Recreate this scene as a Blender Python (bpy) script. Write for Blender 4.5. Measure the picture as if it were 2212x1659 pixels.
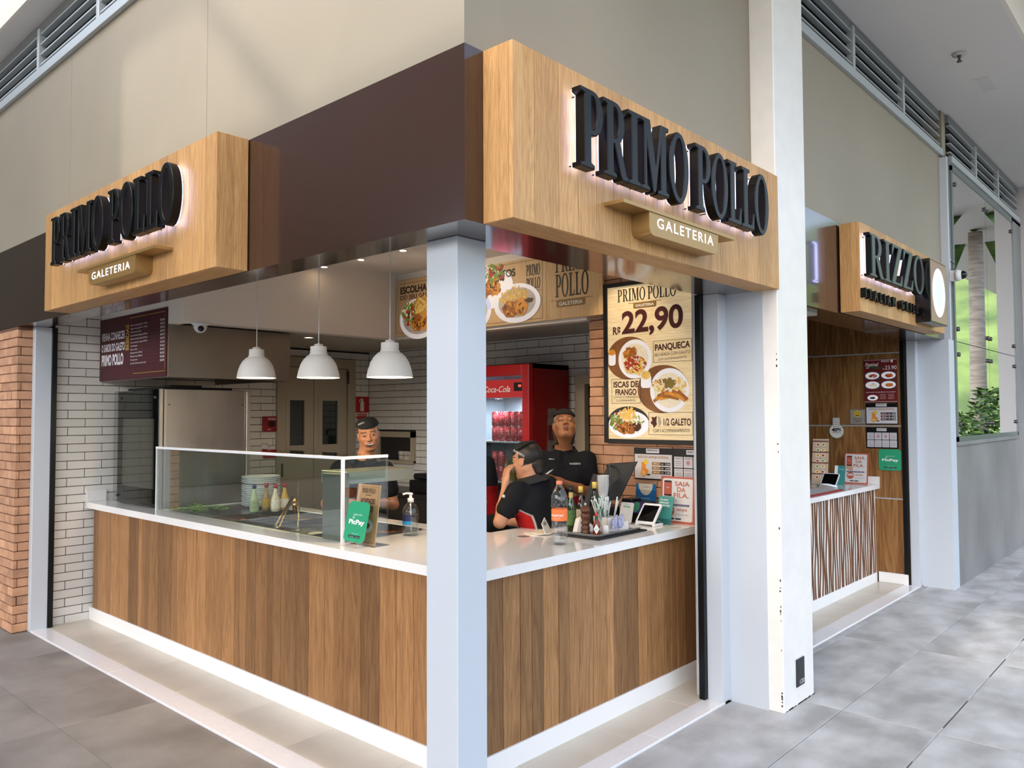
import bpy, bmesh, math, random
import numpy as np
from mathutils import Vector, Matrix
S = bpy.context.scene
for o in list(bpy.data.objects): bpy.data.objects.remove(o)
COL = S.collection
random.seed(7)
PI = math.pi

# ------------------------------------------------------------------ camera
cam = bpy.data.cameras.new('camera'); camo = bpy.data.objects.new('camera', cam); COL.objects.link(camo)
cam.sensor_width = 36.0; cam.lens = 36.0*1711.83/2212; cam.clip_start = .05; cam.clip_end = 500
yaw, pitch, roll = .735864, .0385238, -.00391451
Fv = Vector((math.cos(pitch)*math.cos(yaw), math.cos(pitch)*math.sin(yaw), math.sin(pitch)))
r0 = Fv.cross(Vector((0,0,1))).normalized(); u0 = r0.cross(Fv)
Rv = math.cos(roll)*r0 + math.sin(roll)*u0; Uv = -math.sin(roll)*r0 + math.cos(roll)*u0
mw = Matrix((( Rv.x,Uv.x,-Fv.x,-2.1142),(Rv.y,Uv.y,-Fv.y,-2.1979),(Rv.z,Uv.z,-Fv.z,1.65),(0,0,0,1)))
camo.matrix_world = mw; S.camera = camo
# ------------------------------------------------------------------ world, sun, exposure
w = bpy.data.worlds.new('world'); S.world = w; w.use_nodes = True
nt = w.node_tree; bg = nt.nodes['Background']
sky = nt.nodes.new('ShaderNodeTexSky'); sky.sky_type = 'NISHITA'; sky.sun_disc = False
sky.sun_elevation = math.radians(38); sky.sun_rotation = math.radians(258); sky.air_density = 1.0; sky.dust_density = 2.5; sky.ozone_density = 1.0
hs = nt.nodes.new('ShaderNodeHueSaturation'); hs.inputs['Saturation'].default_value = .72
nt.links.new(sky.outputs[0], hs.inputs['Color']); nt.links.new(hs.outputs[0], bg.inputs[0])
bg.inputs[1].default_value = .36
sun = bpy.data.lights.new('sun', 'SUN'); sun.energy = .95; sun.angle = math.radians(2.2); sun.color = (1,.93,.82)
suno = bpy.data.objects.new('sun', sun); COL.objects.link(suno)
sd = Vector((.78, -.06, -.62))
suno.rotation_euler = sd.to_track_quat('-Z','Y').to_euler(); suno.location = (-6,-2,8)
S.view_settings.view_transform = 'Standard'; S.view_settings.look = 'None'; S.view_settings.gamma = 1
S.cycles.max_bounces = 7; S.cycles.diffuse_bounces = 3; S.cycles.glossy_bounces = 3; S.cycles.transmission_bounces = 4; S.cycles.transparent_max_bounces = 12; S.cycles.caustics_reflective = False; S.cycles.caustics_refractive = False
S.view_settings.use_curve_mapping = False; S.view_settings.exposure = 0.78

# ------------------------------------------------------------------ materials
MATS = {}
def srgb(c):
    if isinstance(c, str): c = [int(c[i:i+2],16)/255 for i in (0,2,4)]
    return tuple(((v/12.92) if v <= .04045 else ((v+.055)/1.055)**2.4) for v in c) + (1,)
def M(name, col=None, rough=.5, metal=0, spec=.5, var=0, vscale=3, bump=0, bscale=60, emit=0, ecol=None, coat=0, objvar=0, stretch=None, trans=0, ior=1.45, col2=None, detail=4, lo=.3, hi=.7):
    if name in MATS: return MATS[name]
    m = bpy.data.materials.new(name); m.use_nodes = True; MATS[name] = m
    t = m.node_tree; p = t.nodes['Principled BSDF']; L = t.links.new
    c = srgb(col)
    p.inputs['Base Color'].default_value = c; p.inputs['Roughness'].default_value = rough; p.inputs['Metallic'].default_value = metal
    p.inputs['Specular IOR Level'].default_value = spec; p.inputs['Coat Weight'].default_value = coat; p.inputs['Coat Roughness'].default_value = .08
    p.inputs['Transmission Weight'].default_value = trans; p.inputs['IOR'].default_value = ior
    if emit:
        p.inputs['Emission Color'].default_value = srgb(ecol or col); p.inputs['Emission Strength'].default_value = emit
    vec = None
    if var or bump or objvar:
        tc = t.nodes.new('ShaderNodeTexCoord'); mp = t.nodes.new('ShaderNodeMapping'); L(tc.outputs['Object'], mp.inputs[0])
        if stretch: mp.inputs['Scale'].default_value = stretch
        vec = mp.outputs[0]
        oi = t.nodes.new('ShaderNodeObjectInfo')
        ad = t.nodes.new('ShaderNodeVectorMath'); ad.operation = 'MULTIPLY_ADD'; L(oi.outputs['Random'], ad.inputs[0]); ad.inputs[1].default_value = (37,53,71); L(vec, ad.inputs[2]); vec = ad.outputs[0]
    src = None
    if var:
        n = t.nodes.new('ShaderNodeTexNoise'); n.inputs['Scale'].default_value = vscale; n.inputs['Detail'].default_value = detail; L(vec, n.inputs['Vector'])
        mx = t.nodes.new('ShaderNodeMix'); mx.data_type = 'RGBA'; L(n.outputs['Fac'], mx.inputs['Factor'])
        if col2: a = srgb(col); b = srgb(col2)
        else:
            a = tuple(min(1,v*(1-var)) for v in c[:3])+(1,); b = tuple(min(1,v*(1+var)) for v in c[:3])+(1,)
        mr = t.nodes.new('ShaderNodeMapRange'); mr.inputs[1].default_value=lo; mr.inputs[2].default_value=hi; L(n.outputs['Fac'], mr.inputs[0]); L(mr.outputs[0], mx.inputs['Factor'])
        mx.inputs['A'].default_value = a; mx.inputs['B'].default_value = b; src = mx.outputs['Result']
    if objvar:
        h = t.nodes.new('ShaderNodeHueSaturation')
        if src: L(src, h.inputs['Color'])
        else: h.inputs['Color'].default_value = c
        mr = t.nodes.new('ShaderNodeMapRange'); mr.inputs[3].default_value = 1-objvar; mr.inputs[4].default_value = 1+objvar; L(oi.outputs['Random'], mr.inputs[0]); L(mr.outputs[0], h.inputs['Value'])
        src = h.outputs[0]
    if src: L(src, p.inputs['Base Color'])
    if bump:
        n = t.nodes.new('ShaderNodeTexNoise'); n.inputs['Scale'].default_value = bscale; n.inputs['Detail'].default_value = 3; L(vec, n.inputs['Vector'])
        b = t.nodes.new('ShaderNodeBump'); b.inputs['Strength'].default_value = bump; b.inputs['Distance'].default_value = .004; L(n.outputs['Fac'], b.inputs['Height']); L(b.outputs[0], p.inputs['Normal'])
    return m
def WOOD(name, cols, along='z', objvar=.16, rough=.42, scale=1.0, contrast=1.0, coat=0):
    """vertical / horizontal grain wood: long streaks plus cathedral waves"""
    m = bpy.data.materials.new(name); m.use_nodes = True; MATS[name] = m
    t = m.node_tree; p = t.nodes['Principled BSDF']; L = t.links.new; N = t.nodes.new
    tc = N('ShaderNodeTexCoord'); oi = N('ShaderNodeObjectInfo')
    ad = N('ShaderNodeVectorMath'); ad.operation = 'MULTIPLY_ADD'; L(oi.outputs['Random'], ad.inputs[0]); ad.inputs[1].default_value = (17,29,23); L(tc.outputs['Object'], ad.inputs[2])
    mp = N('ShaderNodeMapping'); L(ad.outputs[0], mp.inputs[0])
    sc = {'z':(9,9,.55),'x':(.55,9,9),'y':(9,.55,9)}[along]; mp.inputs['Scale'].default_value = tuple(v*scale for v in sc)
    n1 = N('ShaderNodeTexNoise'); n1.inputs['Scale'].default_value = 1.6; n1.inputs['Detail'].default_value = 3; n1.inputs['Distortion'].default_value = .8; L(mp.outputs[0], n1.inputs['Vector'])
    n2 = N('ShaderNodeTexNoise'); n2.inputs['Scale'].default_value = 14; n2.inputs['Detail'].default_value = 6; n2.inputs['Roughness'].default_value = .7; L(mp.outputs[0], n2.inputs['Vector'])
    sn = N('ShaderNodeMath'); sn.operation = 'MULTIPLY'; L(n1.outputs['Fac'], sn.inputs[0]); sn.inputs[1].default_value = 55
    ss = N('ShaderNodeMath'); ss.operation = 'SINE'; L(sn.outputs[0], ss.inputs[0])
    a1 = N('ShaderNodeMath'); a1.operation = 'MULTIPLY_ADD'; L(ss.outputs[0], a1.inputs[0]); a1.inputs[1].default_value = .10*contrast; L(n2.outputs['Fac'], a1.inputs[2])
    a2 = N('ShaderNodeMath'); a2.operation = 'MULTIPLY_ADD'; L(n1.outputs['Fac'], a2.inputs[0]); a2.inputs[1].default_value = .35; L(a1.outputs[0], a2.inputs[2])
    mr = N('ShaderNodeMapRange'); mr.inputs[1].default_value = .30; mr.inputs[2].default_value = 1.05; L(a2.outputs[0], mr.inputs[0])
    cr = N('ShaderNodeValToRGB'); L(mr.outputs[0], cr.inputs[0]); e = cr.color_ramp.elements
    e[0].position = 0; e[0].color = srgb(cols[0]); e[1].position = 1; e[1].color = srgb(cols[-1])
    for i, c in enumerate(cols[1:-1]):
        k = e.new((i+1)/(len(cols)-1)); k.color = srgb(c)
    h = N('ShaderNodeHueSaturation'); L(cr.outputs[0], h.inputs['Color'])
    mr2 = N('ShaderNodeMapRange'); mr2.inputs[3].default_value = 1-objvar; mr2.inputs[4].default_value = 1+objvar; L(oi.outputs['Random'], mr2.inputs[0]); L(mr2.outputs[0], h.inputs['Value'])
    L(h.outputs[0], p.inputs['Base Color']); p.inputs['Roughness'].default_value = rough; p.inputs['Specular IOR Level'].default_value = .35
    p.inputs['Coat Weight'].default_value = coat
    b = N('ShaderNodeBump'); b.inputs['Strength'].default_value = .12; b.inputs['Distance'].default_value = .002; L(n2.outputs['Fac'], b.inputs['Height']); L(b.outputs[0], p.inputs['Normal'])
    return m
def GLASS(name, tint=(.93,.97,.95), refl=1.0, rough=0.0):
    m = bpy.data.materials.new(name); m.use_nodes = True; MATS[name] = m
    t = m.node_tree; t.nodes.clear(); N = t.nodes.new; L = t.links.new
    o = N('ShaderNodeOutputMaterial'); tr = N('ShaderNodeBsdfTransparent'); tr.inputs[0].default_value = tint+(1,)
    g = N('ShaderNodeBsdfGlossy'); g.inputs['Roughness'].default_value = rough; g.inputs[0].default_value = (1,1,1,1)
    f = N('ShaderNodeFresnel'); ge_ = N('ShaderNodeNewGeometry'); mi = N('ShaderNodeMapRange'); mi.inputs[3].default_value = 1.5; mi.inputs[4].default_value = 1/1.5
    L(ge_.outputs['Backfacing'], mi.inputs[0]); L(mi.outputs[0], f.inputs[0])   # same reflectance on both sides of a thin sheet
    ml = N('ShaderNodeMath'); ml.operation = 'MULTIPLY'; ml.inputs[1].default_value = refl; ml.use_clamp = True; L(f.outputs[0], ml.inputs[0])
    mx = N('ShaderNodeMixShader'); L(ml.outputs[0], mx.inputs[0]); L(tr.outputs[0], mx.inputs[1]); L(g.outputs[0], mx.inputs[2]); L(mx.outputs[0], o.inputs[0])
    return m

# ------------------------------------------------------------------ mesh helpers
class MB:
    def __init__(s): s.v=[]; s.f=[]; s.m=[]; s.cur=0; s.sm=[]; s.smooth=False
    def _add(s, vs, fs):
        b=len(s.v); s.v+= [tuple(p) for p in vs]; s.f += [tuple(b+i for i in f) for f in fs]; s.m += [s.cur]*len(fs); s.sm += [s.smooth]*len(fs); return s
    def box(s,x0,y0,z0,x1,y1,z1,ch=0):
        x0,x1=min(x0,x1),max(x0,x1); y0,y1=min(y0,y1),max(y0,y1); z0,z1=min(z0,z1),max(z0,z1)
        if not ch:
            return s._add([(x0,y0,z0),(x1,y0,z0),(x1,y1,z0),(x0,y1,z0),(x0,y0,z1),(x1,y0,z1),(x1,y1,z1),(x0,y1,z1)],
              [(0,3,2,1),(4,5,6,7),(0,1,5,4),(1,2,6,5),(2,3,7,6),(3,0,4,7)])
        c=min(ch,(x1-x0)*.45,(y1-y0)*.45,(z1-z0)*.45); vs=[];idx={}
        X=(x0,x1);Y=(y0,y1);Z=(z0,z1);sg=(1,-1)
        for i in (0,1):
            for j in (0,1):
                for k in (0,1):
                    idx[i,j,k,0]=len(vs); vs.append((X[i],Y[j]+c*sg[j],Z[k]+c*sg[k]))
                    idx[i,j,k,1]=len(vs); vs.append((X[i]+c*sg[i],Y[j],Z[k]+c*sg[k]))
                    idx[i,j,k,2]=len(vs); vs.append((X[i]+c*sg[i],Y[j]+c*sg[j],Z[k]))
        fs=[]
        for i in (0,1):
            a=[idx[i,0,0,0],idx[i,1,0,0],idx[i,1,1,0],idx[i,0,1,0]]; fs.append(a if i else a[::-1])
            a=[idx[0,i,0,1],idx[0,i,1,1],idx[1,i,1,1],idx[1,i,0,1]]; fs.append(a if i else a[::-1])
            a=[idx[0,0,i,2],idx[1,0,i,2],idx[1,1,i,2],idx[0,1,i,2]]; fs.append(a if i else a[::-1])
        def q(a,b,c_,d,fl): fs.append((a,b,c_,d) if not fl else (d,c_,b,a))
        for i in (0,1):
            for j in (0,1):
                q(idx[i,j,0,0],idx[i,j,1,0],idx[i,j,1,1],idx[i,j,0,1],(i+j)%2==0)
                q(idx[i,0,j,0],idx[i,0,j,2],idx[i,1,j,2],idx[i,1,j,0],(i+j)%2==0)
                q(idx[0,i,j,1],idx[1,i,j,1],idx[1,i,j,2],idx[0,i,j,2],(i+j)%2==0)
        for i in (0,1):
            for j in (0,1):
                for k in (0,1):
                    a=(idx[i,j,k,0],idx[i,j,k,1],idx[i,j,k,2]); fs.append(a if (i+j+k)%2 else a[::-1])
        return s._add(vs,fs)
    def prism(s, pts, to3, d):
        """pts: 2D polygon; to3(u,v,h) -> point ; h from 0 to d"""
        n=len(pts); vs=[to3(u,v,0) for u,v in pts]+[to3(u,v,d) for u,v in pts]
        return s._add(vs,[tuple(range(n))[::-1],tuple(range(n,2*n))]+[(i,(i+1)%n,n+(i+1)%n,n+i) for i in range(n)])
    def lathe(s, prof, seg=24, c=(0,0,0), axis='z', cap=True):
        b=[];n=len(prof)
        for r,h in prof:
            for k in range(seg):
                a=2*PI*k/seg; x,y=r*math.cos(a),r*math.sin(a)
                p={'z':(x,y,h),'x':(h,x,y),'y':(x,h,y)}[axis]; b.append((p[0]+c[0],p[1]+c[1],p[2]+c[2]))
        fs=[(i*seg+k,i*seg+(k+1)%seg,(i+1)*seg+(k+1)%seg,(i+1)*seg+k) for i in range(n-1) for k in range(seg)]
        if cap:
            if prof[0][0]>1e-4: fs.append(tuple(range(seg))[::-1])
            if prof[-1][0]>1e-4: fs.append(tuple((n-1)*seg+k for k in range(seg)))
        sm=s.smooth; s.smooth=True; s._add(b,fs); s.smooth=sm; return s
    def tube(s, path, r, seg=8, cap=True):
        P=[Vector(p) for p in path]; rr=r if isinstance(r,(list,tuple)) else [r]*len(P); b=[]; nx=None
        for i,p in enumerate(P):
            t=(P[min(i+1,len(P)-1)]-P[max(i-1,0)]).normalized()
            if nx is None: nx=t.orthogonal().normalized()
            nx=(nx-t*nx.dot(t)).normalized(); ny=t.cross(nx)
            for k in range(seg):
                a=2*PI*k/seg; b.append(p+rr[i]*(nx*math.cos(a)+ny*math.sin(a)))
        n=len(P); fs=[(i*seg+k,i*seg+(k+1)%seg,(i+1)*seg+(k+1)%seg,(i+1)*seg+k) for i in range(n-1) for k in range(seg)]
        if cap: fs+= [tuple(range(seg))[::-1], tuple((n-1)*seg+k for k in range(seg))]
        sm=s.smooth; s.smooth=True; s._add(b,fs); s.smooth=sm; return s
    def quad(s,a,b,c,d): return s._add([a,b,c,d],[(0,1,2,3)])
    def ball(s,c,rx,ry=None,rz=None,seg=14,ring=9):
        ry=ry or rx; rz=rz or rx; vs=[(c[0],c[1],c[2]-rz)]
        for i in range(1,ring):
            t=PI*i/ring-PI/2
            for k in range(seg):
                a=2*PI*k/seg; vs.append((c[0]+rx*math.cos(t)*math.cos(a),c[1]+ry*math.cos(t)*math.sin(a),c[2]+rz*math.sin(t)))
        vs.append((c[0],c[1],c[2]+rz)); T=len(vs)-1; fs=[]
        for k in range(seg): fs.append((0,1+(k+1)%seg,1+k)); fs.append((T,T-seg+k,T-seg+(k+1)%seg))
        for i in range(ring-2):
            for k in range(seg): fs.append((1+i*seg+k,1+i*seg+(k+1)%seg,1+(i+1)*seg+(k+1)%seg,1+(i+1)*seg+k))
        sm=s.smooth; s.smooth=True; s._add(vs,fs); s.smooth=sm; return s
    def mesh(s,name,mats,fixn=True):
        me=bpy.data.meshes.new(name); me.from_pydata([tuple(p) for p in s.v],[],s.f)
        for m in (mats if isinstance(mats,(list,tuple)) else [mats]): me.materials.append(m)
        me.polygons.foreach_set('material_index', s.m); me.polygons.foreach_set('use_smooth', s.sm); me.update()
        if fixn:
            bm=bmesh.new(); bm.from_mesh(me); bmesh.ops.recalc_face_normals(bm,faces=bm.faces); bm.to_mesh(me); bm.free()
        return me
def tag(o,label=None,cat=None,group=None,kind=None):
    if label: o['label']=label
    if cat: o['category']=cat
    if group: o['group']=group
    if kind: o['kind']=kind
    return o
def link(name, me, parent=None, loc=None, keep=True):
    o=bpy.data.objects.new(name, me); COL.objects.link(o)
    if loc is not None: o.location=loc
    if parent is not None:
        o.parent=parent
        if keep:
            p=parent; L=Vector((0,0,0))
            while p: L+=p.location; p=p.parent if p.parent else None
            # world-space meshes under an unrotated thing
            o.matrix_parent_inverse=Matrix.Translation(-L) if parent.parent is None else Matrix.Translation(-parent.location)
    return o
def obj(name, mb, mats, parent=None, local=False):
    return link(name, mb.mesh(name,mats), parent, None, not local)
def empty(name, loc=(0,0,0), rz=0, **k):
    o=bpy.data.objects.new(name,None); COL.objects.link(o); o.location=loc; o.rotation_euler=(0,0,rz); o.empty_display_size=.05
    return tag(o,**k)
def copy_tree(o,parent=None):
    c=o.copy(); COL.objects.link(c); c.parent=parent
    for ch in o.children: copy_tree(ch,c)
    return c
def box_obj(name,b,mat,parent=None,ch=0,**k):
    o=obj(name,MB().box(*b,ch=ch),mat,parent); return tag(o,**k)
PCACHE={}
def piece(name,dims,loc,mat,parent,ch=.002):
    """one box piece with its own origin; mesh data shared between alike pieces"""
    key=(name,tuple(round(d,4) for d in dims),mat.name,ch)
    if key not in PCACHE:
        a,b,c=[d/2 for d in dims]; PCACHE[key]=MB().box(-a,-b,-c,a,b,c,ch=ch).mesh(name,mat)
    o=bpy.data.objects.new(name,PCACHE[key]); COL.objects.link(o); o.location=loc
    if parent is not None:
        o.parent=parent; o.matrix_parent_inverse=Matrix.Translation(-Vector(parent.location))
    return o

# ------------------------------------------------------------------ letters
def arc(cx,cy,rx,ry,a0,a1,n=12): return [(cx+rx*math.cos(math.radians(a0+(a1-a0)*i/n)),cy+ry*math.sin(math.radians(a0+(a1-a0)*i/n))) for i in range(n+1)]
SER={
'P':(.60,[[(0,0),(.35,0),(.35,.035),(.255,.06),(.255,.435),(.33,.435)]+arc(.33,.7175,.265,.2825,-90,90,14)[1:]+[(0,1),(0,.965),(.10,.94),(.10,.06),(0,.035)],[(.255,.49),(.31,.49)]+arc(.31,.7175,.135,.2275,-90,90,12)[1:]+[(.255,.945)]]),
'R':(.70,[[(0,0),(.35,0),(.35,.035),(.255,.06),(.255,.455),(.31,.455),(.49,.05),(.53,0),(.70,0),(.70,.035),(.645,.06),(.455,.495)]+arc(.33,.7275,.265,.2725,-52,90,12)+[(0,1),(0,.965),(.10,.94),(.10,.06),(0,.035)],[(.255,.51),(.31,.51)]+arc(.31,.7275,.135,.2175,-90,90,12)[1:]+[(.255,.945)]]),
'I':(.36,[[(0,0),(.36,0),(.36,.035),(.26,.06),(.26,.94),(.36,.965),(.36,1),(0,1),(0,.965),(.10,.94),(.10,.06),(0,.035)]]),
'M':(.92,[[(0,0),(.26,0),(.26,.035),(.165,.06),(.165,.78),(.395,0),(.455,0),(.665,.78),(.665,.06),(.565,.035),(.565,0),(.92,0),(.92,.035),(.825,.06),(.825,.94),(.92,.965),(.92,1),(.675,1),(.485,.30),(.275,1),(0,1),(0,.965),(.10,.94),(.10,.06),(0,.035)]]),
'O':(.70,[arc(.35,.5,.35,.525,0,360,36)[:-1],arc(.35,.5,.205,.455,0,360,36)[:-1]]),
'L':(.58,[[(0,0),(.56,0),(.58,.27),(.545,.27),(.47,.06),(.26,.06),(.26,.94),(.36,.965),(.36,1),(0,1),(0,.965),(.10,.94),(.10,.06),(0,.035)]]),
'Z':(.62,[[(0,0),(.58,0),(.62,.28),(.58,.28),(.47,.06),(.20,.06),(.60,.96),(.60,1),(.06,1),(.02,.74),(.06,.74),(.16,.94),(.40,.94),(0,.04)]]),
}
TMP=bpy.data.collections.new('tmp')
def curve_mesh(cu):
    o=bpy.data.objects.new('tmp',cu); COL.objects.link(o); dg=bpy.context.evaluated_depsgraph_get(); dg.update()
    ev=o.evaluated_get(dg); me=ev.to_mesh(); vs=[tuple(v.co) for v in me.vertices]; fs=[tuple(p.vertices) for p in me.polygons]; ev.to_mesh_clear()
    bpy.data.objects.remove(o); bpy.data.curves.remove(cu); return vs,fs
GC={}
def glyph(ch,d=0.0,bev=0.0):
    k=(ch,round(d,5),round(bev,5))
    if k not in GC:
        cu=bpy.data.curves.new('g','CURVE'); cu.dimensions='2D'; cu.fill_mode='BOTH' if d else 'FRONT'; cu.extrude=d; cu.bevel_depth=bev; cu.bevel_resolution=0; cu.offset=(.014-bev) if d else 0
        for lp in SER[ch][1]:
            sp=cu.splines.new('POLY'); sp.points.add(len(lp)-1); sp.use_cyclic_u=True
            for p,(x,y) in zip(sp.points,lp): p.co=(x,y,0,1)
        GC[k]=curve_mesh(cu)
    return GC[k]
def serif_layout(txt,gap=.045,space=.24):
    x=0;out=[]
    for c in txt:
        if c==' ': x+=space; continue
        out.append((c,x)); x+=SER[c][0]+gap
    return out,x-gap
TC={}
def text_geo(txt,bold=0.0,d=0.0,shear=0.0,spacing=1.0,res=3):
    k=(txt,bold,d,shear,spacing,res)
    if k not in TC:
        cu=bpy.data.curves.new('t','FONT'); cu.body=txt; cu.size=1; cu.offset=bold; cu.extrude=d; cu.shear=shear; cu.resolution_u=res; cu.space_character=spacing; cu.fill_mode='FRONT' if not d else 'BOTH'
        vs,fs=curve_mesh(cu)
        if not vs: TC[k]=([],[],0,0,1,1)
        else:
            xs=[v[0] for v in vs]; ys=[v[1] for v in vs]; TC[k]=(vs,fs,min(xs),min(ys),max(xs),max(ys))
    return TC[k]
class Panel:
    """flat printed face: u to the right, v up, n outward; collects print by material"""
    def __init__(s,origin,u,v): s.o=Vector(origin); s.u=Vector(u).normalized(); s.v=Vector(v).normalized(); s.n=s.u.cross(s.v); s.d={}; s.names={}
    def P(s,u,v,l=1): return s.o+s.u*u+s.v*v+s.n*(.0009*l)
    def mb(s,mat,name):
        if mat.name not in s.d: s.d[mat.name]=(MB(),mat,name)
        return s.d[mat.name][0]
    def poly(s,pts,mat,l=1,name='printed_picture'): 
        s.mb(mat,name)._add([s.P(a,b,l) for a,b in pts],[tuple(range(len(pts)))]); return s
    def rect(s,a,b,c,d,mat,l=1,name='printed_panel'): return s.poly([(a,b),(c,b),(c,d),(a,d)],mat,l,name)
    def frame(s,a,b,c,d,t,mat,l=1):
        s.rect(a,b,c,b+t,mat,l); s.rect(a,d-t,c,d,mat,l); s.rect(a,b,a+t,d,mat,l); s.rect(c-t,b,c,d,mat,l); return s
    def rrect(s,a,b,c,d,r,mat,l=1,name='printed_panel'):
        p=arc(c-r,d-r,r,r,0,90,6)+arc(a+r,d-r,r,r,90,180,6)+arc(a+r,b+r,r,r,180,270,6)+arc(c-r,b+r,r,r,270,360,6); return s.poly(p,mat,l,name)
    def ell(s,cu,cv,ru,rv,mat,l=1,n=28,name='printed_picture'): return s.poly(arc(cu,cv,ru,rv,0,360,n)[:-1],mat,l,name)
    def blob(s,cu,cv,ru,rv,mat,l=1,seed=0,n=22,j=.18):
        R=random.Random(seed); return s.poly([(cu+ru*(1-R.random()*j*2)*math.cos(2*PI*i/n),cv+rv*(1-R.random()*j*2)*math.sin(2*PI*i/n)) for i in range(n)],mat,l)
    def bits(s,cu,cv,ru,rv,mats,l,k,sz,seed=0,asp=2.2):
        R=random.Random(seed)
        for i in range(k):
            a=R.random()*2*PI; q=math.sqrt(R.random()); x,y=cu+ru*q*math.cos(a),cv+rv*q*math.sin(a); t=R.random()*PI; h=sz*(.6+.8*R.random()); ww=h/asp
            c,sn=math.cos(t),math.sin(t)
            s.poly([(x+c*h-sn*ww,y+sn*h+c*ww),(x-c*h-sn*ww,y-sn*h+c*ww),(x-c*h+sn*ww,y-sn*h-c*ww),(x+c*h+sn*ww,y+sn*h-c*ww)],R.choice(mats),l+i*.02)
        return s
    def text(s,txt,u,v,h,mat,l=2,w=None,al='c',bold=.0,shear=0,spacing=1.0,skew=0,rot=0,name='lettering'):
        """h = height of the inked text, w = width to fit (None keeps shape)"""
        vs,fs,x0,y0,x1,y1=text_geo(txt,bold,0,shear,spacing,8 if h>.028 else 3)
        if not vs: return s
        cap=.73
        k=h/cap; kx=(w/(x1-x0)) if w else k; W=(x1-x0)*kx; off={'c':-W/2,'l':0,'r':-W}[al]; c,sn=math.cos(rot),math.sin(rot)
        def f(x,y):
            a=(x-x0)*kx+off; b=y*k+skew*a; return (u+a*c-b*sn, v+a*sn+b*c)
        s.mb(mat,name)._add([s.P(*f(p[0],p[1]),l) for p in vs],fs); return s
    def serif(s,txt,u,v,h,w,mat,l=2,gap=.045,space=.24,name='lettering'):
        lay,W=serif_layout(txt,gap,space); k=w/W
        for c,x in lay:
            vs,fs=glyph(c); s.mb(mat,name)._add([s.P(u-w/2+(x+p[0])*k,v+p[1]*h,l) for p in vs],fs)
        return s
    def done(s,parent):
        for mb,mat,name in s.d.values():
            o=link(name,mb.mesh(name,mat,False),parent)
            if name in ('lettering','printed_picture','printed_panel','lit_lettering'): o['kind']='stuff'
def serif_sign(parent,txt,org,u,n,width,height,depth,m_front,m_glow,lname='letter',gap=.045,space=.26,bev=.004):
    """raised channel letters: org = lower-left corner on the letters' back plane"""
    lay,W=serif_layout(txt,gap,space); k=width/W; org=Vector(org); u=Vector(u); n=Vector(n); z=Vector((0,0,1))
    for c,x in lay:
        hd=depth/2/height
        vs,fs=glyph(c,hd,bev/height)
        mb=MB(); mb._add([org+u*((x+p[0])*k)+z*(p[1]*height)+n*((p[2]+hd+bev/height)*height) for p in vs],fs)
        o=link(lname,mb.mesh(lname,m_front),parent)
        gv,gf=glyph(c); g=MB(); g._add([org+u*((x+p[0])*k)+z*(p[1]*height)-n*.003 for p in gv],gf); link('back_light',g.mesh('back_light',m_glow),o)
        # stand-off pins
        pm=MB()
        for a,b in ((.10,.04),(.18,.96)):
            q=org+u*((x+a)*k)+z*(b*height); pm.tube([q,q-n*.034],.0025,6)
        link('mounting_pin',pm.mesh('mounting_pin',M('black_metal','111214',.4,.6)),o)
# ================================================================== SETTING
m_white = M('white_paint','c6cdd5',.38); m_whiteR = M('white_paint_warm','ece9e2',.45,var=.04,vscale=6)
m_beige = M('beige_wall_paint','978e7d',.55,var=.05,vscale=1.3,bump=.08,bscale=120)
m_brown = M('brown_lacquer','38221a',.22,coat=.8,bump=.14,bscale=8,var=.06,vscale=2)
m_conc_floor = M('concrete_floor','9d9c9a',.55,var=.35,vscale=3.0,col2='c6c6c6',detail=13,bump=.25,bscale=90,objvar=.02,stretch=(1,1.4,1),lo=.34,hi=.66)
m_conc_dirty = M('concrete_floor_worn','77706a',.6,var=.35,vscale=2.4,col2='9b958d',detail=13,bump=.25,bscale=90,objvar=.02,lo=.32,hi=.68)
m_conc_wall = M('concrete_wall','757472',.5,var=.3,vscale=1.6,col2='8f8e8c',detail=8,stretch=(1,1,.6))
m_granite = M('white_granite','eceaea',.16,var=.03,vscale=40,spec=.6)
m_kick = M('kickboard_white','f0efee',.22)
m_itile = M('beige_floor_tile','cfc5b4',.3,var=.12,vscale=2.2,objvar=.03,detail=6)
m_grout = M('dark_grout','2a2523',.8)
m_tile = M('cream_wall_tile','e6e2da',.16,objvar=.035,spec=.55)
m_brick = M('orange_brick','c09272',.85,var=.22,vscale=7,bump=.6,bscale=70,objvar=.14,detail=6)
m_mortar = M('brick_mortar','6b4a38',.9)
m_ceil = M('ceiling_paint','e4dfd7',.7); m_ceil_out = M('corridor_ceiling','e4e2de',.8,var=.02,vscale=1)
m_alu = M('grey_aluminium','b9c0c2',.4,.3); m_dark = M('dark_void','0b0b0b',.9); m_rail = M('black_rail','15191b',.35,.5)
m_steel = M('brushed_steel','a7a29b',.32,.9,var=.12,vscale=5,stretch=(1,1,.25)); m_steel_dark = M('dark_steel','5b5856',.35,.9)
st = dict(kind='structure')
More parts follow.
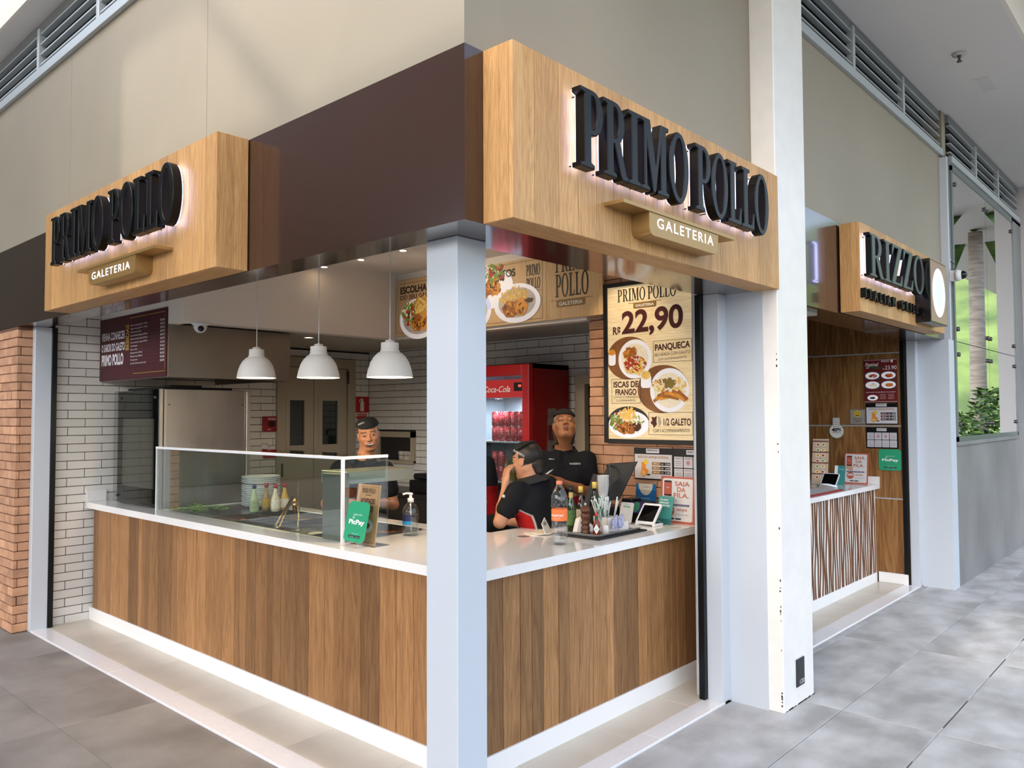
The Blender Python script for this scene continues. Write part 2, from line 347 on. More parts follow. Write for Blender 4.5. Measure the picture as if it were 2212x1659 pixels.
# ---- floor
floor = obj('floor', MB().box(-40,-60,-.20,70,30,-.03), M('floor_bed','4d4944',.9)); tag(floor,**st)
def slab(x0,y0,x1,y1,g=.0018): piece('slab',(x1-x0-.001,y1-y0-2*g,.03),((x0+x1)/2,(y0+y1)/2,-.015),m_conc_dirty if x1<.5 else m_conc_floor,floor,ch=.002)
xs=[-.57,.93,2.43,3.93,5.43,6.93,8.43,9.93]
for a,b in zip(xs,xs[1:]):
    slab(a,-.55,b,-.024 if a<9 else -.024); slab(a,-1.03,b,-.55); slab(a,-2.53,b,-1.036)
ys=[-.55,.95,2.45,3.95,5.45,6.95]
for a,b in zip(ys,ys[1:]):
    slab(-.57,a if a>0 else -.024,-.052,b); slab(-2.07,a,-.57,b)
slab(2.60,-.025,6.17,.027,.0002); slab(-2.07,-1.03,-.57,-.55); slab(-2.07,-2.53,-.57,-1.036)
jf=MB()
x=-.57
k=0
for a,b in ((-.57,.42),(.94,1.47),(2.0,2.53),(3.07,3.6),(4.12,4.65),(5.18,5.7),(6.2,9.9)): jf.box(a,-1.037,-.03,b,-1.029,-.001)
obj('joint_filler',jf,m_conc_floor,floor)
far=MB()
for i in range(-4,10):
    for j in range(-8,3):
        X,Y=-2.07+i*3,-2.53-3-j*3+0
        if Y+3<=-2.53: far.box(X+.003,Y+.003,-.03,X+2.997,Y+2.997,0)
for j in range(-3,4): far.box(-5.07,-2.53+3*j,-.03,-2.073,.46+3*j,0); far.box(-8.07,-2.53+3*j,-.03,-5.073,.46+3*j,0)
tag(obj('far_slab',far,m_conc_floor,floor),kind='stuff')
# interior floor tiles and thresholds
ifl=box_obj('interior_floor',(-.04,.0,-.03,3.2,4.7,-.002),M('floor_bed','4d4944',.9),**st)
def strip(x0,y0,x1,y1,n): piece(n,(x1-x0-.002,y1-y0-.002,.03),((x0+x1)/2,(y0+y1)/2,-.003),m_granite if n=='threshold_stone' else m_itile,ifl,ch=.0015)
for a,b in ((-.023,1.631),(1.631,3.165),(3.165,4.70)): strip(-.051,a,.078,b,'threshold_stone')
for a,b in ((.078,1.40),(1.40,2.09)): strip(a,-.023,b,.0904,'threshold_stone')
for a,b in ((.0904,.72),(.72,1.319),(1.319,1.903),(1.903,2.497),(2.497,3.077),(3.077,3.792),(3.792,4.70)): strip(.078,a,.40,b,'floor_tile')
for a,b in ((.40,.69),(.69,1.292),(1.292,1.894),(1.894,2.40)): strip(a,.0904,b,.33,'floor_tile')
for i in range(5):
    for j in range(8): strip(.40+i*.56,.33+j*.546,.40+(i+1)*.56,.33+(j+1)*.546,'floor_tile')
# ---- left tiled wall (y = 4.70) and back tiled wall (x = 3.197)
PT=.0678; TL=.262
wl=box_obj('wall_left',(.06,4.705,0,3.4,4.85,2.95),m_grout,**st)
wb=obj('wall_back',MB().box(3.202,2.6,0,3.35,4.705,2.95).box(3.202,1.15,1.98,3.35,2.6,2.95).box(3.202,1.83,0,3.35,2.6,1.98).box(3.202,.18,0,3.35,1.15,2.95),m_grout); tag(wb,**st)
def tiles(par,axis,a0,a1,off,holes,vis,zmax=2.33):
    rest=MB(); n=0
    for k in range(int(zmax/PT)+1):
        z0=.004+k*PT; z1=min(z0+PT,zmax+.03); o=off+(TL/2 if k%2 else 0); i0=math.floor((a0-o)/TL)
        for i in range(i0,i0+int((a1-a0)/TL)+3):
            s0=max(o+i*TL,a0); s1=min(o+(i+1)*TL,a1)
            if s1-s0<.012: continue
            segs=[(s0,s1)]
            for (h0,h1,g0,g1) in holes:
                if z1>g0+.01 and z0<g1-.01:
                    ns=[]
                    for (p,q) in segs:
                        if q<=h0 or p>=h1: ns.append((p,q))
                        else:
                            if p<h0: ns.append((p,h0))
                            if q>h1: ns.append((h1,q))
                    segs=ns
            for (p,q) in segs:
                if q-p<.012: continue
                c=(p+q)/2; zc=(z0+z1)/2; d=q-p-.005; h=z1-z0-.005
                if vis(c,zc) and n<300:
                    n+=1
                    if axis=='x': piece('tile',(d,.008,h),(c,4.702,zc),m_tile,par,ch=.0016)
                    else: piece('tile',(.008,d,h),(3.199,c,zc),m_tile,par,ch=.0016)
                else:
                    if axis=='x': rest.box(c-d/2,4.698,zc-h/2,c+d/2,4.706,zc+h/2)
                    else: rest.box(3.195,c-d/2,zc-h/2,3.203,c+d/2,zc+h/2)
    tag(obj('tile_field',rest,m_tile,par),kind='stuff')
tiles(wl,'x',.10,3.197,.205,[(2.07,3.0,0,2.235),(.447,3.2,2.335,2.9)],lambda a,z:(a<.62 and (z<1.0 or a<.60)) or (.45<a<1.25 and 1.84<z<1.95) or (1.25<a<2.1 and z>.95 and z<2.0) or (a>1.45 and z>1.0 and z<2.33 and (z>2.2 or a>2.95)),2.86)
tiles(wb,'y',1.15,4.697,1.899,[(3.93,4.553,1.16,1.478),(1.15,1.83,0,1.98)],lambda a,z:(a>3.6 and z>.95) or (a<2.95 and z>1.95) or (a<2.0 and z>1.0))
# ---- brick pier at far left, brick wall at right
wpier=obj('wall_pier',MB().box(-.155,4.71,0,.05,6.6,2.343),m_mortar); tag(wpier,**st)
rb=random.Random(3)
PB=.0683
for k in range(34):
    z=k*PB+PB/2+.003; h=PB-.006 if k<33 else PB-.012
    full=(k%2==0); j=lambda:rb.uniform(-.003,.004)
    y=4.70
    if full:
        piece('brick',(.165,.112,h),(-.165+.0825+j(),4.70+.056+j(),z),m_brick,wpier,.004); y=4.815
    else:
        piece('brick',(.028,.17,h),(-.165+.016+j(),4.70+.085+j(),z),m_brick,wpier,.004); piece('brick',(.108,.06,h),(-.130+.054,4.703+.03+j(),z),m_brick,wpier,.004); y=4.873
    for L in ([.118,.236] if full else [.175,.236]):
        if y+L<6.0: piece('brick',(.05,L-.005,h),(-.165+.025+j(),y+L/2,z),m_brick,wpier,.004)
        y+=L
    while y<5.95:
        L=rb.choice([.118,.236,.236]); piece('brick',(.05,L-.005,h),(-.165+.025+j(),y+L/2,z),m_brick,wpier,.004); y+=L
wr=box_obj('wall_right',(2.41,.10,0,2.55,1.150,2.90),m_mortar,**st)
PR=.0674; nbr=0; rest=MB()
for k in range(43):
    z=.02+k*PR+PR/2; y=1.156; first=(k%2==0)
    lens=([.115] if first else [.275])
    while y>.10:
        L=lens.pop(0) if lens else .275
        L=min(L,y-.10)
        if L<.02: break
        j=rb.uniform(-.003,.004)
        if .9<z<2.65: piece('brick',(.06,L-.005,PR-.005),(2.40+.03+j,y-L/2,z),m_brick,wr,.004)
        else: rest.box(2.40+j,y-L+.0025,z-PR/2+.0025,2.46,y-.0025,z+PR/2-.0025)
        y-=L
tag(obj('brick_field',rest,m_brick,wr),kind='stuff')
# ---- ceilings, bulkheads
cl=MB().box(-.0,.0,2.885,2.45,3.3,2.99).box(0,3.3,2.885,.45,4.75,2.99); tag(obj('ceiling',cl,m_ceil),**st)
lowc=MB().box(.46,3.24,2.325,3.35,4.85,2.40).box(2.46,-.1,2.325,3.35,3.24,2.40); tag(obj('ceiling_low',lowc,M('low_ceiling_panel','b9b4ab',.6)),**st)
bk=MB().box(.447,3.22,2.315,2.43,3.34,2.885).box(.447,3.34,2.315,.53,4.70,2.885).box(2.37,1.15,2.315,2.46,3.22,2.885); tag(obj('wall_bulkhead',bk,M('bulkhead_paint','eae3d9',.7)),**st)
# ---- lintel: brown fascia and soffit
fl=obj('wall_fascia_left',MB().box(-.155,-.20,2.345,.022,6.6,2.985),m_brown); tag(fl,**st)
fr=obj('wall_fascia_right',MB().box(.022,-.20,2.345,2.16,.09,2.985),m_brown); tag(fr,**st)
# ---- upper beige walls
tag(obj('wall_upper_left',MB().box(-.148,-.192,2.985,.05,1.733,4.16).box(-.148,1.736,2.985,.05,3.69,4.16).box(-.148,3.693,2.985,.05,6.6,4.16),m_beige),**st)
tag(obj('wall_upper_right',MB().box(.05,-.192,2.985,2.20,0,4.57).box(-.148,-.192,4.16,.05,1.6,4.57),m_beige),**st)
tag(obj('wall_upper_far',MB().box(2.54,-.192,2.985,6.30,0,4.12).box(6.27,-.21,4.1,6.40,0,4.57),m_beige),**st)
# ---- posts, column, jambs
tag(obj('trim_1',MB().box(0,0,.012,.162,.178,2.345,ch=.003),m_white),**st)
tag(obj('trim_2',MB().box(-.055,4.64,0,.062,4.705,2.345,ch=.002),m_white),**st)
tag(obj('trim_3',MB().box(.062,4.632,0,.10,4.70,2.345,ch=.002),m_rail),**st)
tag(obj('trim_4',MB().box(2.062,-.023,.012,2.165,.074,2.345,ch=.002),m_white),**st)
tag(obj('trim_5',MB().box(2.03,.074,.012,2.075,.112,2.345,ch=.002),m_rail),**st)
tag(obj('wall_pier_right',MB().box(2.155,-.25,0,2.62,.10,2.345).box(2.09,.10,0,2.42,.16,2.9),m_white),**st)
m_col=M('column_white','eeebe5',.35,var=.03,vscale=9,bump=.06,bscale=50)
colm=obj('column',MB().box(2.16,-.335,0,2.58,-.19,4.60,ch=.004),m_col); tag(colm,**st)
# dark gap and chips at column foot
chips=MB()
for i in range(26):
    z=random.choice([.02,.03,.05,.08,.3,.5,.65,1.0,1.4,1.9])+random.random()*.08; y=-.3345-.0006; chips.box(2.158,-.33+random.random()*.004,z,2.1605,-.325+random.random()*.006,z+.004+random.random()*.01)
for i in range(22):
    x=2.162+random.random()*.40; chips.box(x,-.3356,.0,x+.01+random.random()*.03,-.3345,.003+random.random()*.006)
obj('chipped_paint',chips,M('chip_brown','4c4036',.9),colm)
npl=empty('number_plate',(2.375,-.336,.18),label='small dark door number plate at the foot of the white column',cat='sign')
obj('plate',MB().box(2.325,-.342,.102,2.432,-.3351,.256,ch=.001),M('plate_black','26282a',.4),npl)
p=Panel((2.325,-.3422,.102),(1,0,0),(0,0,1)); p.text('120',.066,.012,.026,M('plate_white','dfe3e6',.5),1,w=.06); p.done(npl)
# ---- corridor ceilings and slab edges
tag(obj('ceiling_corridor',MB().box(2.2,-1.07,4.571,10.4,.4,4.66).box(-.30,-1.07,4.571,2.2,.4,4.66).box(-.30,.4,4.62,.4,7,4.70),m_ceil_out),**st)
tag(obj('wall_slab_edge',MB().box(-.31,-1.10,4.571,10.4,-1.07,5.05).box(-.32,-1.10,4.62,-.30,7,5.1),M('slab_edge_cream','efe9dc',.6)),**st)
tag(obj('roof_slab',MB().box(-.32,-1.10,5.1,10.4,7,5.2),m_ceil_out),**st)
# the rest of the precinct that shades the place: roof over the right walkway, building across; plus added sun blockers out of view
tag(obj('roof_walkway',MB().box(-.30,-3.2,5.05,24,-1.10,5.2),m_ceil_out),**st)
tag(obj('sun_blocker_left',MB().box(-9.6,-12,5.40,-3.3,12,5.55),M('sun_blocker_white','c9c6c2',.7)),**st)  # unseen slab added to keep direct sun off the lower shopfront and floor
tag(obj('building_far_left',MB().box(-16,16,0,-.6,17,9),M('hedge_wall','343a2e',.9)),**st)
tag(obj('building_across',MB().box(-26,-30,0,-22,30,4.5),M('building_plaster','cbc3c2',.8)),**st)
cb=MB(); cb.box(-3.06,1.90,6.16,-2.94,7.5,6.9); cb.box(-3.06,3.05,5.0,-2.94,7.5,6.16)  # unseen beam, panel and strut, shaped to outline the sun patch on the wall
cb.prism([(2.16,6.20),(2.02,6.20),(.95,5.17),(1.09,5.17)],lambda u,v,d:(-3.05+d,u,v),.1); cb.prism([(1.09,5.17),(.95,5.17),(.2,4.45),(.34,4.45)],lambda u,v,d:(-3.05+d,u,v),.1)
tag(obj('sun_patch_mask',cb,M('sun_mask_grey','8d9091',.5,.4)),**st)
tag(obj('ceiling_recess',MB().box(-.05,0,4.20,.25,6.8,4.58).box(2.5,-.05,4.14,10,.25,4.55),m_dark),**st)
# ---- vents
def vent(name,label,axis,f,a0,a1,z0,z1,mull,depth,group=None):
    """axis 'x': runs along x at y=f facing -y ; axis 'y': runs along y at x=f facing -x"""
    B=(lambda a,b,c,d,e,g,ch=.002:MB().box(a,f+b,c,d,f+e,g,ch)) if axis=='x' else (lambda a,b,c,d,e,g,ch=.002:MB().box(f+b,a,c,f+e,d,g,ch))
    e=empty(name,((a0+a1)/2,f,z0) if axis=='x' else (f,(a0+a1)/2,z0),label=label,cat='vent')
    obj('bottom_rail',B(a0,-.03,z0-.06,a1,.05,z0+.006),m_alu,e); obj('top_rail',B(a0,.0,z1-.07,a1,.06,z1),M('vent_grey','7d8283',.5,.3),e)
    for q in mull: obj('mullion',B(q-.022,-.02,z0,q+.022,.03,z1-.05),m_alu,e)
    n=4
    ed=[a0]+list(mull)+[a1]
    for s0,s1 in zip(ed,ed[1:]):
        for i in range(n):
            z=z0+.045+(z1-.09-z0-.03)*i/(n-1)*.92
            if s1-s0>.1: obj('slat',B(s0+.022,-.008,z,s1-.022,.03,z+.012,0),m_alu,e)
vent('vent_grille','long grey slatted air vent high above the left sign','y',-.148,2.2,6.6,4.225,4.60,(3.195,4.34,5.5),.06)
vent('vent_grille','grey slatted air vent above the beige wall right of the column','x',-.192,2.58,6.27,4.18,4.57,(3.87,5.08),.06)
vent('vent_grille','grey slatted air vent above the tall window at far right','x',-.24,6.40,9.8,4.14,4.55,(7.45,8.55),.06)
# ---- concrete wall with window, end wall
tag(obj('wall_concrete',MB().box(6.36,-.25,0,9.86,-.05,1.36).box(6.26,-.245,2.3,6.39,-.05,4.12).box(9.30,-.25,1.36,9.86,-.05,4.12).box(6.36,-.25,4.05,9.86,-.05,4.12),m_conc_wall),**st)
box_obj('wall_end',(9.86,-.55,0,10.1,.4,4.6),M('end_wall_paint','c9c8c8',.6),**st)
tag(obj('wall_pier_far',MB().box(6.165,-.25,0,6.36,.02,2.345).box(6.225,-.255,2.345,6.27,-.05,4.1),m_white),**st)
tag(obj('trim_6',MB().box(6.085,.02,.012,6.17,.11,2.345,ch=.002),m_white),**st)
tag(obj('trim_7',MB().box(6.05,.11,.012,6.09,.15,2.345,ch=.002),m_rail),**st)
win=empty('window_1',(7.8,-.25,1.36),kind='structure')
obj('window_sill',MB().box(6.36,-.275,1.335,9.30,-.20,1.372,ch=.003),m_conc_wall,win)
obj('window_frame',MB().box(6.37,-.262,1.372,9.30,-.22,1.42).box(6.37,-.262,4.0,9.30,-.22,4.05).box(6.37,-.262,1.372,6.42,-.22,4.05).box(9.25,-.262,1.372,9.30,-.22,4.05),M('window_metal','7c8587',.35,.6),win)
m_wglass=GLASS('window_glass',(.55,.6,.6),4.2)
for a,b in ((6.42,7.825),(7.832,9.25)):
    for c,d in ((1.42,2.335),(2.342,4.0)):
        g=obj('pane',MB().box(a,-.256,c,b,-.246,d),m_wglass,win)
        clips=MB()
        for x in (a+.06,b-.06):
            for z in (c+.12,d-.12): clips.lathe([(.0,-.275),(.022,-.275),(.022,-.246)],10,(x,0,z),'y')
        obj('glass_clip',clips,m_steel_dark,g)
tag(obj('wall_behind_glass',MB().box(6.3,.05,0,9.9,.1,4.6),M('room_dim','8f9490',.8)),**st)
# ---- next shop (grill): shell
rizz_fl=box_obj('neighbour_floor',(2.6,.0,-.03,6.1,3.0,-.002),M('floor_bed','4d4944',.9),**st)
for a,b in ((2.62,4.1),(4.1,6.16)): piece('threshold_stone',(b-a-.002,.130,.03),((a+b)/2,.091,-.003),m_granite,rizz_fl,.0015)
x=2.62
while x<6.0: piece('floor_tile',(.566,.26,.03),(x+.285,.29,-.003),m_itile,rizz_fl,.0015); x+=.57
rf=obj('wall_fascia_far',MB().box(2.58,-.20,2.345,6.235,.11,2.985),m_brown); tag(rf,**st)
m_woodpanel=WOOD('walnut_panel',('5f3d20','7d5530','936a3e','a17a4c'),'z',.05,.35,.55,1.5)
wz=box_obj('wall_wood',(6.075,.10,0,6.16,3.0,2.9),M('panel_gap','2a1c10',.8),**st)
for a,b in ((.10,.816),(.828,1.518),(1.532,2.229),(2.243,2.9)): piece('wood_panel',(.012,2.88,b-a),(6.069,1.57,(a+b)/2),m_woodpanel,wz,.001)
for z in (.822,1.525,2.236): piece('metal_strip',(.012,2.88,.012),(6.066,1.57,z),m_alu,wz,.001)
piece('kickboard',(.02,.27,.10),(6.058,.25,.06),m_kick,wz,.002)
tag(obj('wall_neighbour',MB().box(3.36,2.9,0,6.1,3.0,2.9).box(3.36,.1,0,3.42,3.0,2.9).box(3.36,.11,2.80,6.1,3,2.9),M('neighbour_wall','6a5238',.7)),**st)
# ================================================================== COUNTER, SIGNS, KITCHEN
m_plank=WOOD('counter_wood',('684628','88603a','9e744a','b48a5c'),'z',.36,.42,.8,.8)
m_sign=WOOD('sign_wood',('956b3e','b88a56','cc9e67','dab17c'),'z',.14,.45,1.3,.8)
m_signx=WOOD('sign_wood_flat',('8f673c','ad8150','c09661','cea972'),'x',.09,.45,1.3,.8)
m_signy=WOOD('sign_wood_deep',('8f673c','ad8150','c09661','cea972'),'y',.09,.45,1.3,.8)
m_quartz=M('white_quartz','f0eeeb',.09,spec=.6,coat=.3)
rp=random.Random(11)
def widths(a,b,ch):
    out=[]; x=a
    while x<b-.03:
        wd=rp.choice(ch); wd=min(wd,b-x)
        if b-x-wd<.04: wd=b-x
        out.append((x,x+wd)); x+=wd
    return out
cbL=empty('counter_base',(.5,2.5,0),label='long left counter base clad in upright brown wood planks',cat='counter')
cbR=empty('counter_base',(1.4,.5,0),label='right counter base clad in wood planks below the tray and water bottle',cat='counter')
for a,b in widths(.432,4.645,(.06,.085,.11,.13,.15)):
    piece('plank',(.018,b-a-.003,.80),(.403+rp.uniform(-.0012,.0012),(a+b)/2,.510),m_plank,cbL,.002)
for a,b in widths(.412,2.395,(.07,.085,.10,.12)):
    piece('plank',(b-a-.003,.018,.80),((a+b)/2,.332+rp.uniform(-.0012,.0012),.510),m_plank,cbR,.002)
obj('carcass',MB().box(.413,.432,.02,.50,4.69,.909),M('carcass_dark','3a2b1d',.8),cbL)
piece('plank',(.018,.085,.80),(.403,.386,.510),m_plank,cbR,.0012); obj('kickboard',MB().box(.384,.344,.010,.414,.430,.1116,ch=.001),m_kick,cbR)
obj('carcass',MB().box(.413,.345,.02,2.39,.43,.909),MATS['carcass_dark'],cbR)
for a,b in ((.432,1.951),(1.951,4.695)): obj('kickboard',MB().box(.384,a,.010,.414,b-.001,.1116,ch=.001),m_kick,cbL)
for a,b in ((.385,1.6),(1.6,2.395)): obj('kickboard',MB().box(a,.313,.010,b-.001,.343,.1116,ch=.001),m_kick,cbR)
ct=empty('countertop',(1.0,1.0,.91),label='white polished stone countertop running round the corner',cat='countertop')
obj('slab',MB().box(.344,.273,.910,.52,4.695,.957).box(.52,.273,.910,2.398,1.05,.957).box(.52,1.05,.910,1.275,1.42,.957).box(1.16,1.42,.910,1.275,3.70,.957).box(.52,3.70,.910,1.275,4.695,.957),m_quartz,ct)
tag(obj('trim_8',MB().box(.35,4.675,.9575,.50,4.697,1.05,ch=.001),m_quartz),kind='structure'); tag(obj('trim_9',MB().box(2.372,.275,.9575,2.398,.36,1.05,ch=.001),m_quartz),kind='structure')
obj('cable_grommet',MB().lathe([(.0,.9575),(.033,.9575),(.035,.957)],20,(1.29,.80,0)),M('grommet_grey','8e8c8a',.4,.5),ct)
# ---- signs
m_lblack=M('letter_black','070708',.35,spec=.3); m_led=M('led_white','dfe4ff',.5,emit=4.5,ecol='a9bcff')
m_gold=M('gold_paint','a5834f',.35,.45); m_lit=M('lit_letter_white','f4f7ff',.4,emit=1.0,ecol='eaf0ff')
def sign_box(name,label,org,u,n,W,D,z0,z1,m_side):
    """org = left end of the front face as seen from the street (at z0)"""
    org=Vector(org); u=Vector(u); n=Vector(n); e=empty(name,org+u*W/2,label=label,cat='sign')
    q=[org-n*D,org+u*W-n*.02]; lo=Vector((min(q[0].x,q[1].x),min(q[0].y,q[1].y),z0+.02)); hi=Vector((max(q[0].x,q[1].x),max(q[0].y,q[1].y),z1))
    for a,b in widths(0,W,(.10,.12,.14,.16)):
        c=org+u*((a+b)/2)-n*.01; d=(b-a-.0022,.02,z1-z0) if abs(u.x)>.5 else (.02,b-a-.0022,z1-z0)
        piece('plank',d,(c.x,c.y,(z0+z1)/2),m_sign,e,.001)
    def slabs(p0,p1,zz0,zz1,mat,nm):
        obj(nm,MB().box(min(p0.x,p1.x),min(p0.y,p1.y),zz0,max(p0.x,p1.x),max(p0.y,p1.y),zz1,ch=.001),mat,e)
    slabs(org-n*.0205,org+u*.02-n*(D*.45),z0,z1,m_sign,'side_board'); slabs(org-n*(D*.45+.001),org+u*.02-n*D,z0,z1,m_sign,'side_board')
    slabs(org+u*W-n*.0205,org+u*(W-.02)-n*(D*.55),z0,z1,m_sign,'side_board'); slabs(org+u*W-n*(D*.55+.001),org+u*(W-.02)-n*D,z0,z1,m_sign,'side_board')
    slabs(org+u*.021-n*.021,org+u*(W-.021)-n*D,z0,z0+.018,m_side,'bottom_board'); slabs(org+u*.021-n*.021,org+u*(W-.021)-n*D,z1-.018,z1,m_side,'top_board')
    return e
def plaque(parent,org,u,n,a0,a1,b0,b1,zt,zb,txt,t0,t1,tz,th):
    """gold badge: shelf a0..a1 at the top, body b0..b1 below, white lit letters"""
    org=Vector(org); u=Vector(u); n=Vector(n); z=Vector((0,0,1))
    f=lambda a,h,d:org+u*a+z*h+n*d
    e=MB(); e.prism([(a0,zt-.014),(a1,zt-.014),(a1,zt),(a0,zt)],lambda a,h,d:f(a,h,d),.095); s=obj('badge_shelf',e,m_gold,parent)
    r=.035; pts=[(b1,zt-.014),(b0,zt-.014)]+arc(b0+r,zb+r,r,r,180,270,6)+arc(b1-r,zb+r,r,r,270,360,6)
    e=MB(); e.prism(pts,lambda a,h,d:f(a,h,d),.090); b=obj('badge',e,m_gold,parent)
    p=Panel(f(0,0,.0905),u,z); p.text(txt,(t0+t1)/2,tz,th,m_lit,1,w=t1-t0,bold=.004,spacing=1.25,name='lit_lettering'); p.done(b)
# right sign: front y=-.345, letters back plane y=-.38 to front -.455
sgR=sign_box('shop_sign','large wooden sign box on the right fascia with black raised letters',(-.060,-.345,2.345),(1,0,0),(0,-1,0),2.228,.145,2.345,2.985,m_signx)
serif_sign(sgR,'PRIMO POLLO',(.243,-.375,2.588),(1,0,0),(0,-1,0),1.628,.298,.040,m_lblack,m_led)
plaque(sgR,(0,-.345,0),(1,0,0),(0,-1,0),.49,1.445,.685,1.282,2.505,2.395,'GALETERIA',.745,1.232,2.432,.045)
sgL=sign_box('shop_sign','wooden sign box on the left fascia with black raised letters',(-.32,3.60,2.345),(0,-1,0),(-1,0,0),2.315,.160,2.345,2.985,m_signy)
serif_sign(sgL,'PRIMO POLLO',(-.350,3.257,2.598),(0,-1,0),(-1,0,0),1.688,.290,.040,m_lblack,m_led)
plaque(sgL,(-.32,0,0),(0,-1,0),(-1,0,0),-2.75,-1.725,-2.585,-1.958,2.497,2.390,'GALETERIA',-2.537,-2.025,2.418,.042)
sgZ=sign_box('shop_sign','wooden sign box of the neighbouring grill beyond the white column',(3.49,-.345,2.350),(1,0,0),(0,-1,0),2.15,.135,2.350,2.968,m_signx)
m_lgrey=M('letter_grey','4d5356',.35,.3)
serif_sign(sgZ,'RIZZO',(3.472,-.375,2.586),(1,0,0),(0,-1,0),1.285,.29,.036,m_lblack,m_led)
p=Panel((3.472,-.4192,2.586),(1,0,0),(0,0,1))
p.serif('RIZZO',.6425,0,.29,1.285,m_lgrey,1,space=.26,name='letter_face'); p.done(sgZ)
x=3.48
for c in 'ITALIAN GRILL':
    if c!=' ':
        vs,fs,x0,y0,x1,y1=text_geo(c,.03,.3); mb=MB(); k=.066/.73; mb._add([(x+(q[0]-x0)*k,-.367-q[2]*.06,2.441+q[1]*k) for q in vs],fs); obj('letter',mb,m_lblack,sgZ)
        x+=(x1-x0)*k+.030 if c!='I' else .052
    x+=.0 if c!=' ' else .07
    if c in 'TLRGAN': x+=.024
    else: x+=.018
bl=empty('blade_sign',(4.92,-.43,2.37),label='pink projecting lightbox with a white oval plate beside the grill sign',cat='sign')
obj('box',MB().box(4.765,-.458,2.374,5.255,-.346,2.884,ch=.002),M('blade_black','0c0c0d',.2),bl)
p=Panel((4.765,-.4585,2.374),(1,0,0),(0,0,1)); p.rect(.010,.01,.480,.500,M('blade_pink','a5767a',.25,coat=.4),1); p.ell(.245,.255,.19,.200,M('blade_white','f3f5f8',.4,emit=.35),2); p.ell(.245,.255,.115,.128,M('blade_grey','dcdfe4',.4,emit=.2),3); p.done(bl)
# small surveillance camera by the concrete wall
cc=empty('security_camera',(6.24,-.27,2.95),label='small round security camera fixed beside the tall window',cat='camera')
obj('bracket',MB().box(6.225,-.30,2.90,6.275,-.256,3.0,ch=.004).box(6.24,-.262,3.02,6.26,-.256,3.12),M('cctv_white','e4e5e6',.4),cc)
obj('dome',MB().lathe([(.04,0),(.055,.03),(.055,.05),(.0,.05)],16,(6.25,-.36,2.95),'y'),MATS['cctv_white'],cc); obj('lens',MB().ball((6.25,-.362,2.95),.04),M('lens_black','0a0a0b',.1),cc)
obj('cable',MB().tube([(6.25,-.26,3.09),(6.27,-.30,3.06),(6.29,-.29,3.02),(6.26,-.27,3.0)],.004,6),M('cable_blue','22344f',.5),cc)
# ---- pendant lamps
m_shade=M('lamp_white','dddad5',.5); m_bulb=M('bulb_glow','fff1d0',.5,emit=35,ecol='ffd79a')
def pendant(loc,top,label):
    e=empty('pendant_lamp',loc,label=label,cat='lamp',group='white pendant lamps over the counter')
    prof=[(.125,0),(.1225,.012),(.117,.04),(.105,.078),(.088,.108),(.066,.130),(.050,.138)]
    out=prof+[(.047,.138)]; inn=[(r-.004,h) for r,h in reversed(prof)]
    s=obj('shade',MB().lathe(out+inn,40,(0,0,0),cap=False),m_shade,e,True)
    c=obj('collar',MB().lathe([(.050,.136),(.053,.139),(.053,.143),(.0485,.145),(.0475,.185),(.045,.187),(.026,.187),(.025,.200),(.010,.201),(.007,.207),(.0,.207)],32),m_shade,e,True)
    obj('cord',MB().tube([(0,0,.205),(0.001,0,.5),(0,0,top-loc[2])],.0028,6),M('cord_white','dcdad6',.5),e,True)
    obj('canopy',MB().lathe([(.0,top-loc[2]),(.04,top-loc[2]),(.04,top-loc[2]-.02),(.0,top-loc[2]-.02)],16),m_shade,e,True)
    obj('bulb',MB().ball((0,0,.055),.032),m_bulb,e,True)
    L=bpy.data.lights.new('lamp_light','POINT'); L.energy=11; L.color=(1,.72,.42); L.shadow_soft_size=.03; o=bpy.data.objects.new('lamp_light',L); COL.objects.link(o); o.parent=e; o.location=(0,0,.02)
pendant((.6,1.146,1.852),2.885,'white bell pendant lamp nearest the corner post')
pendant((.6,1.811,1.872),2.885,'white bell pendant lamp in the middle of the three')
pendant((.6,2.513,1.895),2.885,'white bell pendant lamp in front of the extractor hood')
# ---- ceiling spots
for i,(x,y) in enumerate(((1.54,2.16),(1.54,2.65),(1.52,3.10))):
    e=empty('ceiling_spotlight',(x,y,2.885),label=('small white ceiling spotlight nearest the corner post','small white ceiling spotlight between two others','small white ceiling spotlight nearest the bulkhead')[i],cat='spotlight',group='ceiling spotlights')
    obj('housing',MB().lathe([(.0,2.885),(.055,2.885),(.052,2.85),(.03,2.825),(.0,2.825)],16,(x,y,0)),m_shade,e); obj('lens',MB().lathe([(.0,2.8245),(.024,2.8245)],12,(x,y,0),cap=False),M('downlight_glow','fff0d8',.5,emit=14,ecol='ffe0b0'),e)
    L=bpy.data.lights.new('spot_lamp','SPOT'); L.energy=(9,9,4)[i]; L.color=(1,.80,.58); L.spot_size=math.radians(110); L.spot_blend=.8; L.shadow_soft_size=.03; o=bpy.data.objects.new('spot_lamp',L); COL.objects.link(o); o.parent=e; o.location=(0,0,-.07); o.rotation_euler=(Vector((2.3,y-.15-.3*i,2.2))-Vector((x,y,2.815))).to_track_quat('-Z','Y').to_euler()
